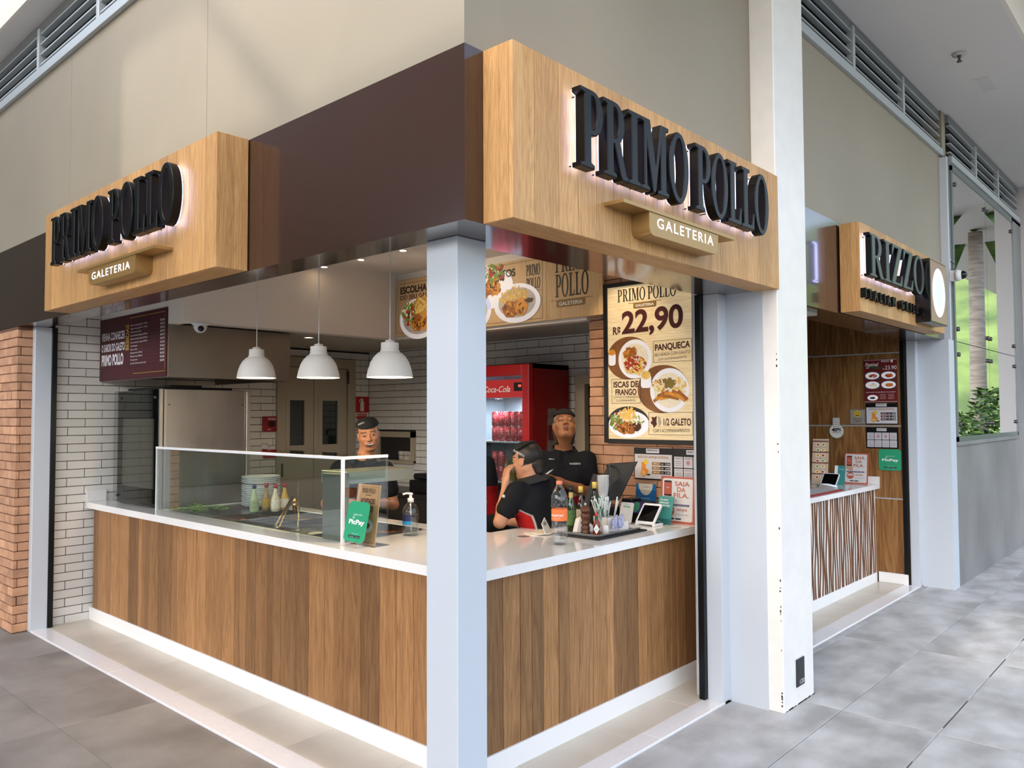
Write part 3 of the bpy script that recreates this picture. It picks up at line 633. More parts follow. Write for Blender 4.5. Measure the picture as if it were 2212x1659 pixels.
def downlight(x,y,z,label,energy,tgt=None,col=(1,.78,.52),size=75,grp=None):
    e=empty('downlight',(x,y,z),label=label,cat='downlight')
    obj('trim_ring',MB().lathe([(.05,0),(.05,-.006),(.036,-.006),(.034,.0)],20,(x,y,z),cap=False),m_shade,e); obj('lens',MB().lathe([(.0,-.002),(.034,-.002)],16,(x,y,z),cap=False),M('downlight_glow','fff0d8',.5,emit=14,ecol='ffe0b0'),e)
    L=bpy.data.lights.new('downlight_lamp','SPOT'); L.energy=energy; L.color=col; L.spot_size=math.radians(size); L.spot_blend=.6; L.shadow_soft_size=.03
    o=bpy.data.objects.new('downlight_lamp',L); COL.objects.link(o); o.parent=e; o.location=(0,0,-.015)
    if tgt: o.rotation_euler=(Vector(tgt)-Vector((x,y,z))).to_track_quat('-Z','Y').to_euler()
downlight(1.773,3.691,2.325,'glowing round downlight in the low kitchen ceiling',16)
downlight(2.02,.78,2.885,'recessed downlight shining on the brick wall by the poster',16,(2.4,.80,1.5),size=70)
downlight(1.45,.75,2.885,'recessed downlight above the counter staff',16,(1.95,1.2,1.4),size=70)  # added lamp, brightens the faces behind the counter
# ---- hood, menu board on it
m_hood=M('hood_steel','8d847a',.36,.85,var=.1,vscale=3)
hd=empty('extractor_hood',(.95,4.1,1.93),label='stainless steel extractor hood hung over the oven',cat='extractor hood')
obj('front',MB().box(.447,3.468,1.930,1.45,3.48,2.315,ch=.001),m_hood,hd); obj('side',MB().box(.447,3.48,1.930,.458,4.695,2.315),m_hood,hd); obj('side',MB().box(1.439,3.48,1.930,1.45,4.695,2.315),m_hood,hd)
obj('inner_filter',MB().box(.458,3.48,1.99,1.439,4.69,2.0),M('filter_black','101010',.6),hd); obj('lip',MB().box(.458,3.48,1.930,1.439,3.51,1.942).box(.458,3.48,1.930,.49,4.69,1.942),m_hood,hd)
mb_=empty('menu_board',(.44,4.1,1.935),label='dark red drinks menu board on the side of the extractor hood',cat='menu board')
obj('board',MB().box(.438,3.470,1.936,.4465,4.695,2.436),M('menu_maroon','45141c',.5),mb_)
p=Panel((.4375,4.695,1.936),(0,-1,0),(0,0,1)); mw_=M('menu_white','d9d6dc',.6); mg=M('menu_gold','b08a3c',.5)
p.text('VENHA CONHECER',.27,.325,.062,mw_,2,w=.46,bold=.03); p.text('O SABOR DO GALETO',.27,.235,.062,mw_,2,w=.46,bold=.03); p.text('PRIMO POLLO',.26,.125,.085,mw_,2,w=.43,bold=.045)
p.text('BEBIDAS',.575,.225,.062,mg,2,w=.20,bold=.03,rot=PI/2,al='l')
items=['Água sem gás (garrafa - 310ml)','Água com gás (garrafa - 310ml)','Fresh Lemon Spritz','Suco de laranja integral (250ml)','Suco de laranja integral (350ml)','Suco de laranja integral (500ml)','Schweppes','Suco Lata','Refrigerante (250ml)','Refrigerante (350ml)','Chá gelado','Cerveja Heineken (long neck)']
pr=['4,50','4,50','7,60','3,90','4,90','5,90','5,60','5,60','4,50','5,50','5,60','8,90']
for i,(a,b) in enumerate(zip(items,pr)):
    v=.408-i*.0268; p.text(a,.605,v,.0125,mw_,2,al='l',w=min(.30,.0082*len(a)+.05)); p.text('R$ '+b,1.19,v,.0155,mw_,2,al='r',bold=.02); p.rect(.60+min(.30,.0082*len(a)+.05)+.02,v+.004,1.09,v+.0048,M('menu_line','7d5a52',.6),2)
p.rect(.58,.470,1.205,.475,mg,2); p.rect(1.200,.04,1.204,.475,mg,2); p.rect(.66,.038,1.204,.042,mg,2); p.done(mb_)
# dome camera under the bulkhead
cd=empty('security_camera',(.584,3.23,2.315),label='white dome security camera under the bulkhead by the menu board',cat='camera')
obj('base',MB().lathe([(.0,2.315),(.058,2.315),(.058,2.300),(.052,2.298)],20,(.585,3.26,0)),MATS['cctv_white'],cd); obj('dome',MB().ball((.585,3.26,2.292),.047,.047,.05),MATS['cctv_white'],cd); obj('lens',MB().ball((.572,3.226,2.272),.022),MATS['lens_black'],cd)
# ---- oven with glass door
ov=empty('combi_oven',(.86,4.1,.957),label='stainless steel oven with dark glass door on the counter end',cat='oven')
obj('cabinet',MB().box(.53,3.72,.957,1.20,4.52,1.845,ch=.004),m_steel,ov); obj('side_panel',MB().box(.545,3.706,.965,1.185,3.72,1.852,ch=.003),m_steel,ov)
obj('corner_post',MB().box(.500,3.704,.957,.522,3.725,1.852).box(.53,3.70,.957,.548,3.72,1.85),M('oven_trim','b9b3a8',.3,.7),ov); obj('rear_post',MB().box(1.20,3.70,.957,1.232,3.74,1.845,ch=.003),MATS['oven_trim'],ov)
scr=MB()
for x in (.57,1.165): scr.lathe([(.006,3.703),(.006,3.707)],8,(x,0,1.735),'y')
obj('screw',scr,m_steel_dark,ov)
obj('top_tray',MB().box(.55,3.75,1.852,1.10,4.4,1.868).box(.60,3.76,1.868,.85,3.9,1.885),m_dark,ov)
dr=obj('door',MB().box(.500,3.735,.965,.53,4.47,1.845,ch=.002),M('oven_black','0c0f10',.08,spec=.3),ov)
obj('door_glass',MB().box(.4965,3.80,1.10,.5005,4.36,1.63),M('oven_window','6a655c',.06,spec=.25),dr)
obj('glass_flap',MB().box(.490,3.73,.967,.494,4.52,1.85),GLASS('oven_flap_glass',(.80,.82,.81),.35),dr)
kn=MB()
for y,z in ((3.76,1.79),(4.40,1.79),(4.44,1.02)): kn.lathe([(.0,.482),(.011,.482),(.011,.50)],10,(0,y,z),'x')
obj('knob',kn,m_steel_dark,dr)
# ---- kitchen doors on left wall, sign, alarm, phone
m_door=M('door_cream','b6a892',.45); m_dframe=M('door_frame_cream','b3a68f',.5)
dd=empty('door_1',(2.5,4.68,0),kind='structure')
obj('door_frame',MB().box(2.07,4.67,0,2.125,4.72,2.235).box(2.905,4.67,0,3.0,4.72,2.235).box(2.125,4.67,2.135,2.905,4.72,2.235),m_dframe,dd)
for i,(a,b,p0,p1) in enumerate(((2.128,2.49,2.214,2.381),(2.497,2.895,2.592,2.781))):
    lf=obj('door_leaf',MB().box(a,4.685,.01,p0,4.715,2.13).box(p1,4.685,.01,b,4.715,2.13).box(p0,4.685,.01,p1,4.715,1.352).box(p0,4.685,1.80,p1,4.715,2.13),m_door,dd)
    obj('glazing_bead',MB().box(p0-.045,4.678,1.31,p0,4.686,1.84).box(p1,4.678,1.31,p1+.045,4.686,1.84).box(p0,4.678,1.31,p1,4.686,1.352).box(p0,4.678,1.80,p1,4.686,1.84),m_door,lf)
    obj('pane',MB().box(p0,4.697,1.352,p1,4.702,1.80),M('door_glass','1d2625',.05,spec=.8),lf)
hg=MB()
for x in (2.125,2.905):
    for z in (1.98,1.05): hg.lathe([(.012,0),(.012,.13)],8,(x,4.672,z))
obj('hinge',hg,m_steel_dark,dd)
fe=empty('fire_sign',(3.1,4.69,1.6),label='red fire extinguisher sign on the tiled wall by the doors',cat='sign'); m_red=M('sign_red','b3202a',.45); m_sw=M('sign_white','d8d4cc',.5)
obj('plate',MB().box(3.012,4.690,1.676,3.186,4.696,1.848),m_red,fe)
p=Panel((3.012,4.6895,1.676),(1,0,0),(0,0,1)); p.rrect(.064,.014,.112,.122,.014,m_sw,1); p.rect(.074,.122,.102,.140,m_sw,1); p.poly([(.046,.118),(.06,.146),(.10,.152),(.10,.142),(.068,.138),(.056,.116)],m_sw,1); p.done(fe)
a_=empty('arrow_sign',(3.1,4.69,1.58),label='red down arrow sign under the fire extinguisher sign',cat='sign')
mbx=MB(); mbx.prism([(3.04,1.665),(3.165,1.665),(3.165,1.625),(3.185,1.625),(3.10,1.575),(3.02,1.625),(3.04,1.625)],lambda u,v,h:(u,4.695-h,v),.004); obj('plate',mbx,m_red,a_)
p=Panel((3.04,4.6905,1.63),(1,0,0),(0,0,1)); p.text('EXTINTOR',.062,.008,.018,m_sw,1,w=.11); p.done(a_)
fa=empty('fire_alarm',(1.98,4.67,1.5),label='red fire alarm call point on the tiled wall beside the oven',cat='alarm'); obj('case',MB().box(1.920,4.635,1.498,2.045,4.696,1.642,ch=.006),M('alarm_red','a01722',.35),fa)
p=Panel((1.92,4.6345,1.498),(1,0,0),(0,0,1)); p.text('FOGO',.07,.108,.022,m_sw,1,w=.08,bold=.03); p.rrect(.034,.045,.102,.10,.008,M('alarm_black','191416',.3),1); p.ell(.105,.018,.01,.01,MATS['alarm_black'],1); p.rect(.02,.016,.06,.022,m_sw,1); p.done(fa)
ph=empty('alarm_bell',(1.95,4.68,1.30),label='small white round alarm siren under the red fire alarm',cat='alarm'); obj('dome',MB().lathe([(.05,4.696),(.05,4.67),(.03,4.645),(.0,4.64)],18,(1.945,0,1.335),'y'),m_shade,ph); obj('base',MB().box(1.93,4.66,1.24,2.05,4.696,1.29,ch=.003),m_red,ph)
# ---- pass-through window in the back wall with dishes
pw=empty('window_2',(3.197,4.24,1.16),kind='structure')
obj('window_frame',MB().box(3.17,3.93,1.16,3.21,3.985,1.478).box(3.17,4.50,1.16,3.21,4.553,1.478).box(3.17,3.93,1.42,3.21,4.553,1.478).box(3.15,3.93,1.15,3.34,4.553,1.185),m_dframe,pw)
tag(obj('wall_pantry',MB().box(3.55,3.3,0,3.6,4.7,2.3).box(3.35,3.3,0,3.6,3.34,2.3).box(3.35,4.66,0,3.6,4.7,2.3),M('pantry_blue','4f6a76',.6)),kind='structure')
tag(obj('wall_pantry_panel',MB().box(3.53,4.15,1.0,3.548,4.6,2.0),M('pantry_dark','1d1e20',.7)),kind='structure')
for i in range(2):
    for j,(y) in enumerate((4.02,4.09,4.16)):
        o=obj('white_ramekin',MB().lathe([(.0,.0),(.036,.0),(.041,.045),(.038,.045),(.034,.006),(.0,.006)],18,(3.215,y+.005*i,1.186+i*.047)),M('ramekin_white','c9c2b6',.3)); tag(o,'white ramekin on the %s row of the kitchen hatch, %s'%(('lower','upper')[i],('nearest the post','in the middle','nearest the cook')[j]),'bowl','white ramekins in the kitchen hatch')
# ---- door jamb in the back passage
tag(obj('door_2',MB().box(3.15,1.76,0,3.21,1.86,1.98).box(3.15,1.12,0,3.21,1.20,1.98).box(3.15,1.20,1.90,3.21,1.76,1.98),m_dframe),kind='structure')
tag(obj('wall_passage',MB().box(3.34,1.1,0,3.36,1.9,2.0).box(2.42,.16,0,3.3,.18,2.33),M('passage_grey','7d7468',.7)),kind='structure')
# ================================================================== THINGS ON AND BEHIND THE COUNTER
m_glass=GLASS('case_glass',(.90,.95,.93),1.25); m_acr=GLASS('acrylic',(.95,.95,.96),1.3); m_clear=GLASS('clear_plastic',(.97,.98,.985),1.3)
m_frame=M('case_frame_white','eef0f4',.3); m_pan=M('pan_steel','8a857c',.22,.95)
m_black=M('black_plastic','121315',.4); m_paper=M('paper_white','e6e2dc',.6)
# ---- glass display case over the food wells
gc=empty('display_case',(.6,2.5,.957),label='glass display case with white frame on the left counter',cat='display case')
obj('frame',MB().box(.470,1.388,1.408,.486,3.70,1.424).box(.486,1.388,1.408,.785,1.403,1.424).box(.470,1.388,.957,.486,1.403,1.408).box(.472,3.688,.957,.484,3.70,1.408),m_frame,gc)
for a,b in ((1.404,1.828),(1.831,2.995),(2.998,3.687)): obj('pane',MB().box(.476,a,.958,.481,b,1.408),m_glass,gc)
obj('pane',MB().box(.487,1.393,.958,.79,1.398,1.408),m_glass,gc); obj('top_pane',MB().box(.487,1.404,1.413,.81,3.687,1.418),m_glass,gc)
hl=empty('food_warmer',(.8,1.49,.957),label='grey steel food warmer bridge inside the display case end',cat='food warmer')
obj('upright',MB().box(.50,1.445,.957,.56,1.62,1.325,ch=.003),M('warmer_grey','75766f',.4,.6),hl); obj('canopy',MB().box(.56,1.47,1.262,1.05,1.72,1.332,ch=.003),M('warmer_steel','9c9f94',.35,.7),hl)
fw=empty('food_well',(.84,2.5,.90),label='steel buffet well with rows of food pans behind the glass',cat='buffet')
deck=MB(); X=((.545,.835),(.855,1.135)); R0=1.50; PY=.30
deck.box(.521,1.421,.93,.545,3.699,.948).box(.835,1.50,.93,.855,3.0,.948).box(1.135,1.421,.93,1.159,3.699,.948).box(.545,1.421,.93,1.135,1.50,.948).box(.545,3.0,.93,1.135,3.699,.948)
for i in range(5): deck.box(.545,R0+i*PY+PY-.014,.93,1.135,R0+i*PY+PY,.948)
obj('deck',deck,m_pan,fw)
fills={(0,0):None,(0,1):('rice','d8cfb8'),(0,2):('beans','3b2418'),(0,4):('carrot','b0622a'),(1,0):('sauce','6a3a1c'),(1,1):None,(1,3):('corn','c19a3e')}
for c,(a,b) in enumerate(X):
    for i in range(5):
        y0=R0+i*PY; y1=y0+PY-.014; t=.003
        pm=MB(); z1=.954; z0=.85
        pm.box(a-.006,y0-.006,z1-.003,a+t,y1+.006,z1).box(b-t,y0-.006,z1-.003,b+.006,y1+.006,z1).box(a,y0-.006,z1-.003,b,y0+t,z1).box(a,y1-t,z1-.003,b,y1+.006,z1)
        pm.box(a,y0,z0,a+t,y1,z1).box(b-t,y0,z0,b,y1,z1).box(a,y0,z0,b,y0+t,z1).box(a,y1-t,z0,b,y1,z1).box(a,y0,z0,b,y1,z0+t)
        po=obj('pan',pm,m_pan,fw)
        fi=fills.get((c,i))
        if fi:
            fm=MB(); n=9; rr=random.Random(i*7+c); vs=[]; fs=[]
            for u in range(n):
                for v in range(n): vs.append((a+.004+(b-a-.008)*u/(n-1),y0+.004+(y1-y0-.008)*v/(n-1),.90+.02*rr.random()+.012*math.sin(u*.8)*math.sin(v*.7)))
            for u in range(n-1):
                for v in range(n-1): fs.append((u*n+v,(u+1)*n+v,(u+1)*n+v+1,u*n+v+1))
            fm.smooth=True; fm._add(vs,fs); tag(obj(fi[0],fm,M('food_'+fi[0],fi[1],.5,var=.25,vscale=60,bump=.5,bscale=120),po),kind='stuff')
lf=MB(); rr=random.Random(5)
for i in range(90):
    x,y,z=rr.uniform(.56,.86),rr.uniform(3.32,3.66),.950+rr.random()*.03; a=rr.random()*6.3; s=.02+.02*rr.random(); dx,dy=math.cos(a)*s,math.sin(a)*s
    lf._add([(x-dx,y-dy,z),(x-dy*.5,y+dx*.5,z+.014*rr.random()),(x+dx,y+dy,z+.006),(x+dy*.5,y-dx*.5,z+.012*rr.random())],[(0,1,2,3)])
tag(obj('salad_leaves',lf,M('leaf_green','6d9c3c',.5,var=.3,vscale=30)),'loose green salad leaves at the far end of the display case','salad',kind='stuff')
# pans lids / tongs / ladles
for i,(p0,p1,lab) in enumerate((((.58,2.22,.955),(.90,2.55,1.10),'long steel tongs leaning in the left food pan'),((.60,2.02,.955),(.66,2.10,1.085),'short steel ladle standing upright in the food pan'),((.78,1.72,.955),(.98,1.86,1.15),'steel serving spoon leaning right near the food warmer'),((.92,1.95,.955),(.82,1.75,1.07),'steel spoon leaning left beside the plates of brown bowls'))):
    t=empty('serving_tool',p0,label=lab,cat='serving tool'); d=(Vector(p1)-Vector(p0)).normalized(); q=d.cross(Vector((0,0,1))).normalized()*.012
    mb=MB()
    for s in ((-1,1) if i in (0,) else (0,)): mb.tube([Vector(p0)+q*s*1.2,Vector(p1)+q*s*.2],.006,8)
    obj('handle',mb,M('tool_brass','a8905f',.25,.9),t); obj('head',MB().ball((p0[0],p0[1],p0[2]-.002),.022,.03,.012),m_pan,t)
gold=empty('pepper_shaker',(1.077,2.80,.957),label='small shiny brass shaker among the food pans',cat='shaker')
obj('body',MB().lathe([(.0,0),(.017,0),(.017,.045),(.021,.05),(.015,.058),(.019,.075),(.019,.10),(.0,.105)],16,(1.077,2.80,.955)),M('brass','c99a5a',.18,1),gold)
# sauce bottles
def sauce(x,y,capc,bodyc,labc,label):
    e=empty('sauce_bottle',(x,y,.950),label=label,cat='bottle',group='squeeze sauce bottles in the display case')
    b=obj('bottle',MB().lathe([(.0,0),(.030,0),(.033,.01),(.034,.06),(.031,.09),(.022,.115),(.014,.14),(.012,.172),(.0,.172)],20),M('sauce_'+bodyc,bodyc,.25,spec=.6),e,True); b.scale=(1,.75,1)
    obj('cap',MB().lathe([(.0,.170),(.015,.170),(.014,.200),(.0,.200)],16),M('cap_'+capc,capc,.4),e,True)
    l=obj('label',MB().lathe([(.0346,.022),(.0349,.06),(.033,.085)],20,cap=False),M('slabel_'+labc,labc,.5,var=.15,vscale=60),e,True); l.scale=(1,.76,1)
sauce(.915,3.075,'26306b','a9bf9a','9fae8d','white-green sauce bottle with a blue cap')
sauce(1.03,3.105,'8f2430','8d7a52','b59a3c','dark sauce bottle with yellow label and red cap')
sauce(1.035,2.99,'8f2430','c9c2ae','d8d3cc','cream sauce bottle with white label and red cap')
sauce(1.13,3.02,'8f2430','b9952e','d6d0c8','yellow mustard bottle with red cap')
# plates
pl=MB().lathe([(.0,.004),(.085,.004),(.10,.0),(.105,.0),(.115,.006),(.142,.016),(.143,.019),(.138,.019),(.112,.010),(.0,.008)],40).mesh('dinner_plate',M('plate_white','d7d3c9',.2,spec=.6))
ords=['bottom','second','third','fourth','fifth','sixth','seventh','eighth','ninth','tenth','eleventh','twelfth','thirteenth','fourteenth','fifteenth','sixteenth']
for i in range(16):
    o=link('dinner_plate',pl,None,(1.125+.0025*((i*7)%3-1),3.345+.002*((i*5)%3-1),.957+i*.0136+(.008 if i>11 else 0))); tag(o,'white dinner plate, '+('top of' if i==15 else ords[i]+' from the bottom of')+' the stack in the display case','plate','stacked dinner plates')
# ---- green card stand and menu holder
def lean_panel(org,u,tilt):
    u=Vector(u).normalized(); n0=u.cross(Vector((0,0,1))); v=(Vector((0,0,1))*math.cos(tilt)-n0*math.sin(tilt)).normalized(); return Panel(org,u,v)
def rounded_card(p,w,h,r,t,mat,name,parent):
    pts=arc(w-r,h-r,r,r,0,90,6)+arc(r,h-r,r,r,90,180,6)+arc(r,r,r,r,180,270,6)+arc(w-r,r,r,r,270,360,6)
    mb=MB(); mb.prism(pts,lambda a,b,d:p.o+p.u*a+p.v*b-p.n*d,t); return obj(name,mb,mat,parent)
m_green=M('card_green','2f9f73',.35); m_pw=M('print_white','f2f4f2',.5); m_pk=M('print_black','141414',.5); m_dkred=M('print_maroon','5a1f1d',.6)
def picpay(p,w,h,par):
    p.text('pague com',w*.52,h*.66,h*.045,m_pw,1,w=w*.40); p.text('PicPay',w*.52,h*.44,h*.115,m_pw,1,w=w*.74,bold=.035)
    p.frame(w*.30,h*.575,w*.38,h*.625,h*.012,m_pw,1); p.text('Baixe o app grátis',w*.55,h*.20,h*.018,m_pw,1,w=w*.30)
    p.rect(w*.24,h*.105,w*.50,h*.165,m_pk,1); p.rect(w*.53,h*.105,w*.79,h*.165,m_pk,1); p.text('Google Play',w*.385,h*.122,h*.022,m_pw,2,w=w*.19); p.text('App Store',w*.675,h*.122,h*.022,m_pw,2,w=w*.17); p.done(par)
pc=empty('card_stand',(.46,1.23,.957),label='green rounded payment card on a clear stand on the left counter',cat='card stand')
P1=lean_panel((.425,1.322,.985),(0,-1,0),.22); card=rounded_card(P1,.178,.212,.032,.004,m_green,'card',pc); picpay(P1,.178,.212,card)
obj('stand',MB().prism([(0,0),(.13,0),(.10,.012),(.035,.05),(.012,.05)],lambda a,b,d:(.415+a,1.20-d,.957+b),.005).prism([(0,0),(.13,0),(.10,.012),(.035,.05),(.012,.05)],lambda a,b,d:(.415+a,1.32-d,.957+b),.005),m_acr,pc)
nv=empty('menu_holder',(.54,1.24,.957),label='clear acrylic holder with a NOVIDADES menu sheet behind the green card',cat='menu holder')
P2=lean_panel((.500,1.338,.962),(0,-1,0),.13); wn,hn=.195,.318
m_kraft=M('kraft_wood_print','cfa777',.6,var=.18,vscale=9,stretch=(1,1,.2))
sheet=rounded_card(P2,wn,hn,.003,.002,m_kraft,'sheet',nv)
P2.frame(.012,.012,wn-.012,hn-.012,.0012,m_pk,1); P2.serif('PRIMO POLLO',wn/2,.272,.026,.115,m_pk,1); P2.rect(.075,.258,.12,.265,M('print_gold','9a7440',.5),1); P2.text('NOVIDADES',wn/2,.218,.026,m_dkred,1,w=.125,bold=.03,shear=.12); P2.text('22,90',wn/2,.172,.034,m_dkred,1,w=.10,bold=.04); P2.ell(.10,.10,.06,.04,m_pw,1); P2.blob(.10,.10,.04,.026,M('food_print_brown','8a4f22',.6,var=.3,vscale=90),2,4); P2.done(sheet)
P3=lean_panel((.494,1.344,.958),(0,-1,0),.13); rounded_card(P3,wn+.012,hn+.008,.003,.0015,m_acr,'front_sheet',nv)
obj('base',MB().box(.49,1.14,.957,.60,1.345,.961),m_acr,nv)
# ---- gel dispenser
ge=empty('gel_dispenser',(.902,1.327,.957),label='clear hand gel pump bottle on the white counter',cat='dispenser')
obj('bottle',MB().lathe([(.0,.002),(.044,.002),(.047,.008),(.047,.13),(.044,.15),(.034,.172),(.018,.186),(.015,.192),(.015,.20)],28),m_clear,ge,True); obj('gel',MB().lathe([(.0,.006),(.043,.006),(.044,.118),(.0,.118)],24),GLASS('gel_fluid',(.86,.90,.90),.6),ge,True)
obj('pump',MB().lathe([(.0,.19),(.018,.19),(.018,.212),(.009,.214),(.009,.232),(.013,.233),(.013,.243),(.0,.244)],18).tube([(-.0,.0,.240),(-.025,.012,.241),(-.042,.02,.236)],.006,8).tube([(0,0,.20),(0.004,0,.02)],.003,6),m_paper,ge,True)
seg=[]
for k in range(7):
    a=math.radians(150+k*14); seg.append((.0478*math.cos(a),.0478*math.sin(a)))
for (z0,z1,mm,nm) in ((.085,.122,M('gel_navy','232b52',.4),'label_top'),(.066,.085,M('gel_blue','1c86bd',.4),'label_band')):
    q=MB(); q._add([(x,y,z0) for x,y in seg]+[(x,y,z1) for x,y in seg],[(i,i+1,i+8,i+7) for i in range(6)]); obj(nm,q,mm,ge,True)
# ---- water bottle
wt=empty('water_bottle',(1.209,.473,.957),label='clear plastic water bottle with orange cap and label on the right counter',cat='bottle')
wp=[(.0,.006),(.030,.0),(.041,.006),(.043,.02),(.0405,.045),(.043,.07),(.041,.10),(.0425,.125),(.0425,.175),(.041,.18),(.043,.205),(.044,.235),(.039,.27),(.026,.298),(.0155,.312),(.0150,.322)]
obj('bottle',MB().lathe(wp,36),m_clear,wt,True); obj('water',MB().lathe([(.0,.008),(.038,.008),(.040,.03),(.0,.031)],28),GLASS('water',(.88,.92,.94),.8),wt,True)
m_orng=M('bottle_orange','f07a3c',.4); lbq=obj('label',MB().lathe([(.0432,.128),(.0432,.19)],36,cap=False),m_orng,wt,True); obj('cap',MB().lathe([(.0,.318),(.0165,.318),(.0165,.338),(.0,.339)],24),M('cap_coral','ef8a6e',.4),wt,True)
swirl=MB()
for k in range(9):
    a0=k*.7; swirl.tube([(.0436*math.cos(a0+t*.25),.0436*math.sin(a0+t*.25),.20+t*.012) for t in range(6)],.0013,5)
    swirl.tube([(.0425*math.cos(a0+t*.25),.0425*math.sin(a0+t*.25),.055+t*.011) for t in range(6)],.0012,5)
obj('embossed_ribs',swirl,m_clear,wt,True)
def curved_text(txt,r,cz,h,w,ang,mat,parent,nm='lettering',bold=.02):
    vs,fs,x0,y0,x1,y1=text_geo(txt,bold); k=h/.73; kx=w/(x1-x0); mb=MB()
    mb._add([(r*math.cos(ang+((p[0]-x0)*kx-w/2)/r),r*math.sin(ang+((p[0]-x0)*kx-w/2)/r),cz+p[1]*k) for p in vs],fs); link(nm,mb.mesh(nm,mat,False),parent,None,False)
va=math.atan2(-2.198-.473,-2.114-1.209)
curved_text('BONAFONT',.0440,.152,.0115,.078,va-.35,m_pw,lbq); curved_text('MAIS LEVE',.0440,.140,.004,.038,va-.35,m_pw,lbq,bold=.0)
# ---- tray with condiments
mt=box_obj('black_mat',(1.44,.385,.957,1.93,.70,.967),M('mat_black','191a1c',.6),None,.004); tag(mt,'black rubber mat under the tray on the right counter','mat')
ty=empty('serving_tray',(1.69,.56,.967),label='grey serving tray holding bottles and straws on the right counter',cat='tray')
tr=MB(); prof=[((1.475,.425),(1.905,.695),.967),((1.452,.402),(1.928,.718),.984),((1.446,.396),(1.934,.724),.984)]
def rr4(a,b,z,r=.03): return [(x,y,z) for x,y in arc(b[0]-r,b[1]-r,r,r,0,90,5)+arc(a[0]+r,b[1]-r,r,r,90,180,5)+arc(a[0]+r,a[1]+r,r,r,180,270,5)+arc(b[0]-r,a[1]+r,r,r,270,360,5)]
rings=[rr4(*q) for q in prof]+[rr4((1.450,.400),(1.930,.720),.981),rr4((1.475,.425),(1.905,.695),.9645+.004)]
n=len(rings[0]); vs=[v for r in rings[:3] for v in r]; tr._add(vs,[(i*n+k,i*n+(k+1)%n,(i+1)*n+(k+1)%n,(i+1)*n+k) for i in range(2) for k in range(n)]); obj('rim',tr,M('tray_grey','c9c7c5',.3),ty)
tb=MB(); tb._add(rr4((1.474,.424),(1.906,.696),.9685),[tuple(range(n))]); obj('liner',tb,M('tray_brown','5f5048',.6),ty)
ZT=.9692
def thing(name,loc,label,cat,group=None): return empty(name,loc,label=label,cat=cat,group=group)
pm_=thing('pepper_mill',(1.533,.544,ZT),'turned brown wooden pepper mill on the tray','pepper mill'); m_mill=M('mill_wood','5a301b',.35,var=.3,vscale=30,stretch=(1,1,.15))
obj('body',MB().lathe([(.0,0),(.027,0),(.027,.012),(.024,.018),(.026,.032),(.026,.04),(.020,.047),(.025,.055),(.026,.068),(.019,.078),(.026,.088),(.028,.105),(.021,.122),(.0,.122)],24),m_mill,pm_,True); obj('head',MB().lathe([(.0,.122),(.024,.122),(.028,.130),(.028,.142),(.021,.150),(.012,.155),(.011,.160),(.0,.162)],24),m_mill,pm_,True); obj('knob',MB().ball((0,0,.168),.007,.007,.009),m_alu,pm_,True)
tb_=thing('hot_sauce_bottle',(1.548,.478,ZT),'small hot sauce bottle with red cap and diamond label on the tray','bottle'); obj('bottle',MB().lathe([(.0,0),(.019,0),(.020,.004),(.020,.062),(.016,.074),(.009,.084),(.008,.10),(.0,.10)],20),M('hot_sauce','7a2a10',.1,spec=.7),tb_,True); obj('neck_band',MB().lathe([(.0095,.084),(.0095,.104)],16,cap=False),M('band_green','1f5a3a',.4),tb_,True); obj('cap',MB().lathe([(.0,.102),(.0095,.102),(.009,.122),(.0,.123)],16),M('cap_red','c62f30',.4),tb_,True)
d=Vector((-2.114-1.548,-2.198-.478,0)).normalized(); pd=Panel(Vector((1.548,.478,ZT))+d*.0205,d.cross(Vector((0,0,1)))*-1,(0,0,1)); pd.poly([(0,.006),(.017,.034),(0,.062),(-.017,.034)],m_pw,1,'label'); pd.text('TABASCO',0,.031,.005,M('print_green','3a6a4a',.5),2,w=.024); pd.done(tb_)
cu=thing('plastic_cup',(1.618,.468,ZT),'small white upturned plastic cup on the tray','cup'); obj('cup_body',MB().lathe([(.024,0),(.018,.044),(.016,.046),(.0,.046)],20),m_paper,cu,True)
nb=thing('napkin_box',(1.745,.50,ZT),'white caddy box holding wrapped straws and sachets on the tray','caddy'); nb.rotation_euler=(0,0,-.12)
mb=MB(); t=.004
for (x0,y0,x1,y1,h) in ((-.09,-.035,-.0,.075,.085),(-.0,-.035,.10,.0,.05),(.0,.0,.10,.075,.07)): mb.box(x0,y0,0,x0+t,y1,h).box(x1-t,y0,0,x1,y1,h).box(x0,y0,0,x1,y0+t,h).box(x0,y1-t,0,x1,y1,h).box(x0,y0,0,x1,y1,t)
obj('box',mb,m_paper,nb,True)
rr=random.Random(9); m_straw=M('straw_paper','e2e6e3',.5,var=.5,vscale=22,col2='2f7d63',detail=1,lo=.56,hi=.6)
sw=MATS['straw_paper']
for i in range(38):
    bx,by=1.66+rr.random()*.085,.505+rr.random()*.075; tx=rr.gauss(0,.030)-.01; tyy=rr.gauss(0,.03); h=.165+rr.random()*.03
    if i==0: tx,tyy,h=-.075,-.02,.12
    if i==1: tx=.06
    o=obj('wrapped_straw',MB().tube([(0,0,0),(tx,tyy,h),(tx*1.05,tyy*1.05,h+.004)],.0042,6),m_straw); o.location=(bx,by,ZT+.006)
    tag(o,('green and white wrapped straw sticking out far to the left of the caddy','wrapped straw leaning furthest right in the caddy')[i] if i<2 else 'green and white wrapped straw in the bunch in the caddy','straw','wrapped straws in the caddy')
tp=thing('toothpick_cup',(1.80,.49,ZT+.05),'small clear cup of toothpicks at the caddy corner','cup'); obj('cup_body',MB().lathe([(.018,-.045),(.020,.015)],18,cap=False),m_clear,tp,True); tk=MB()
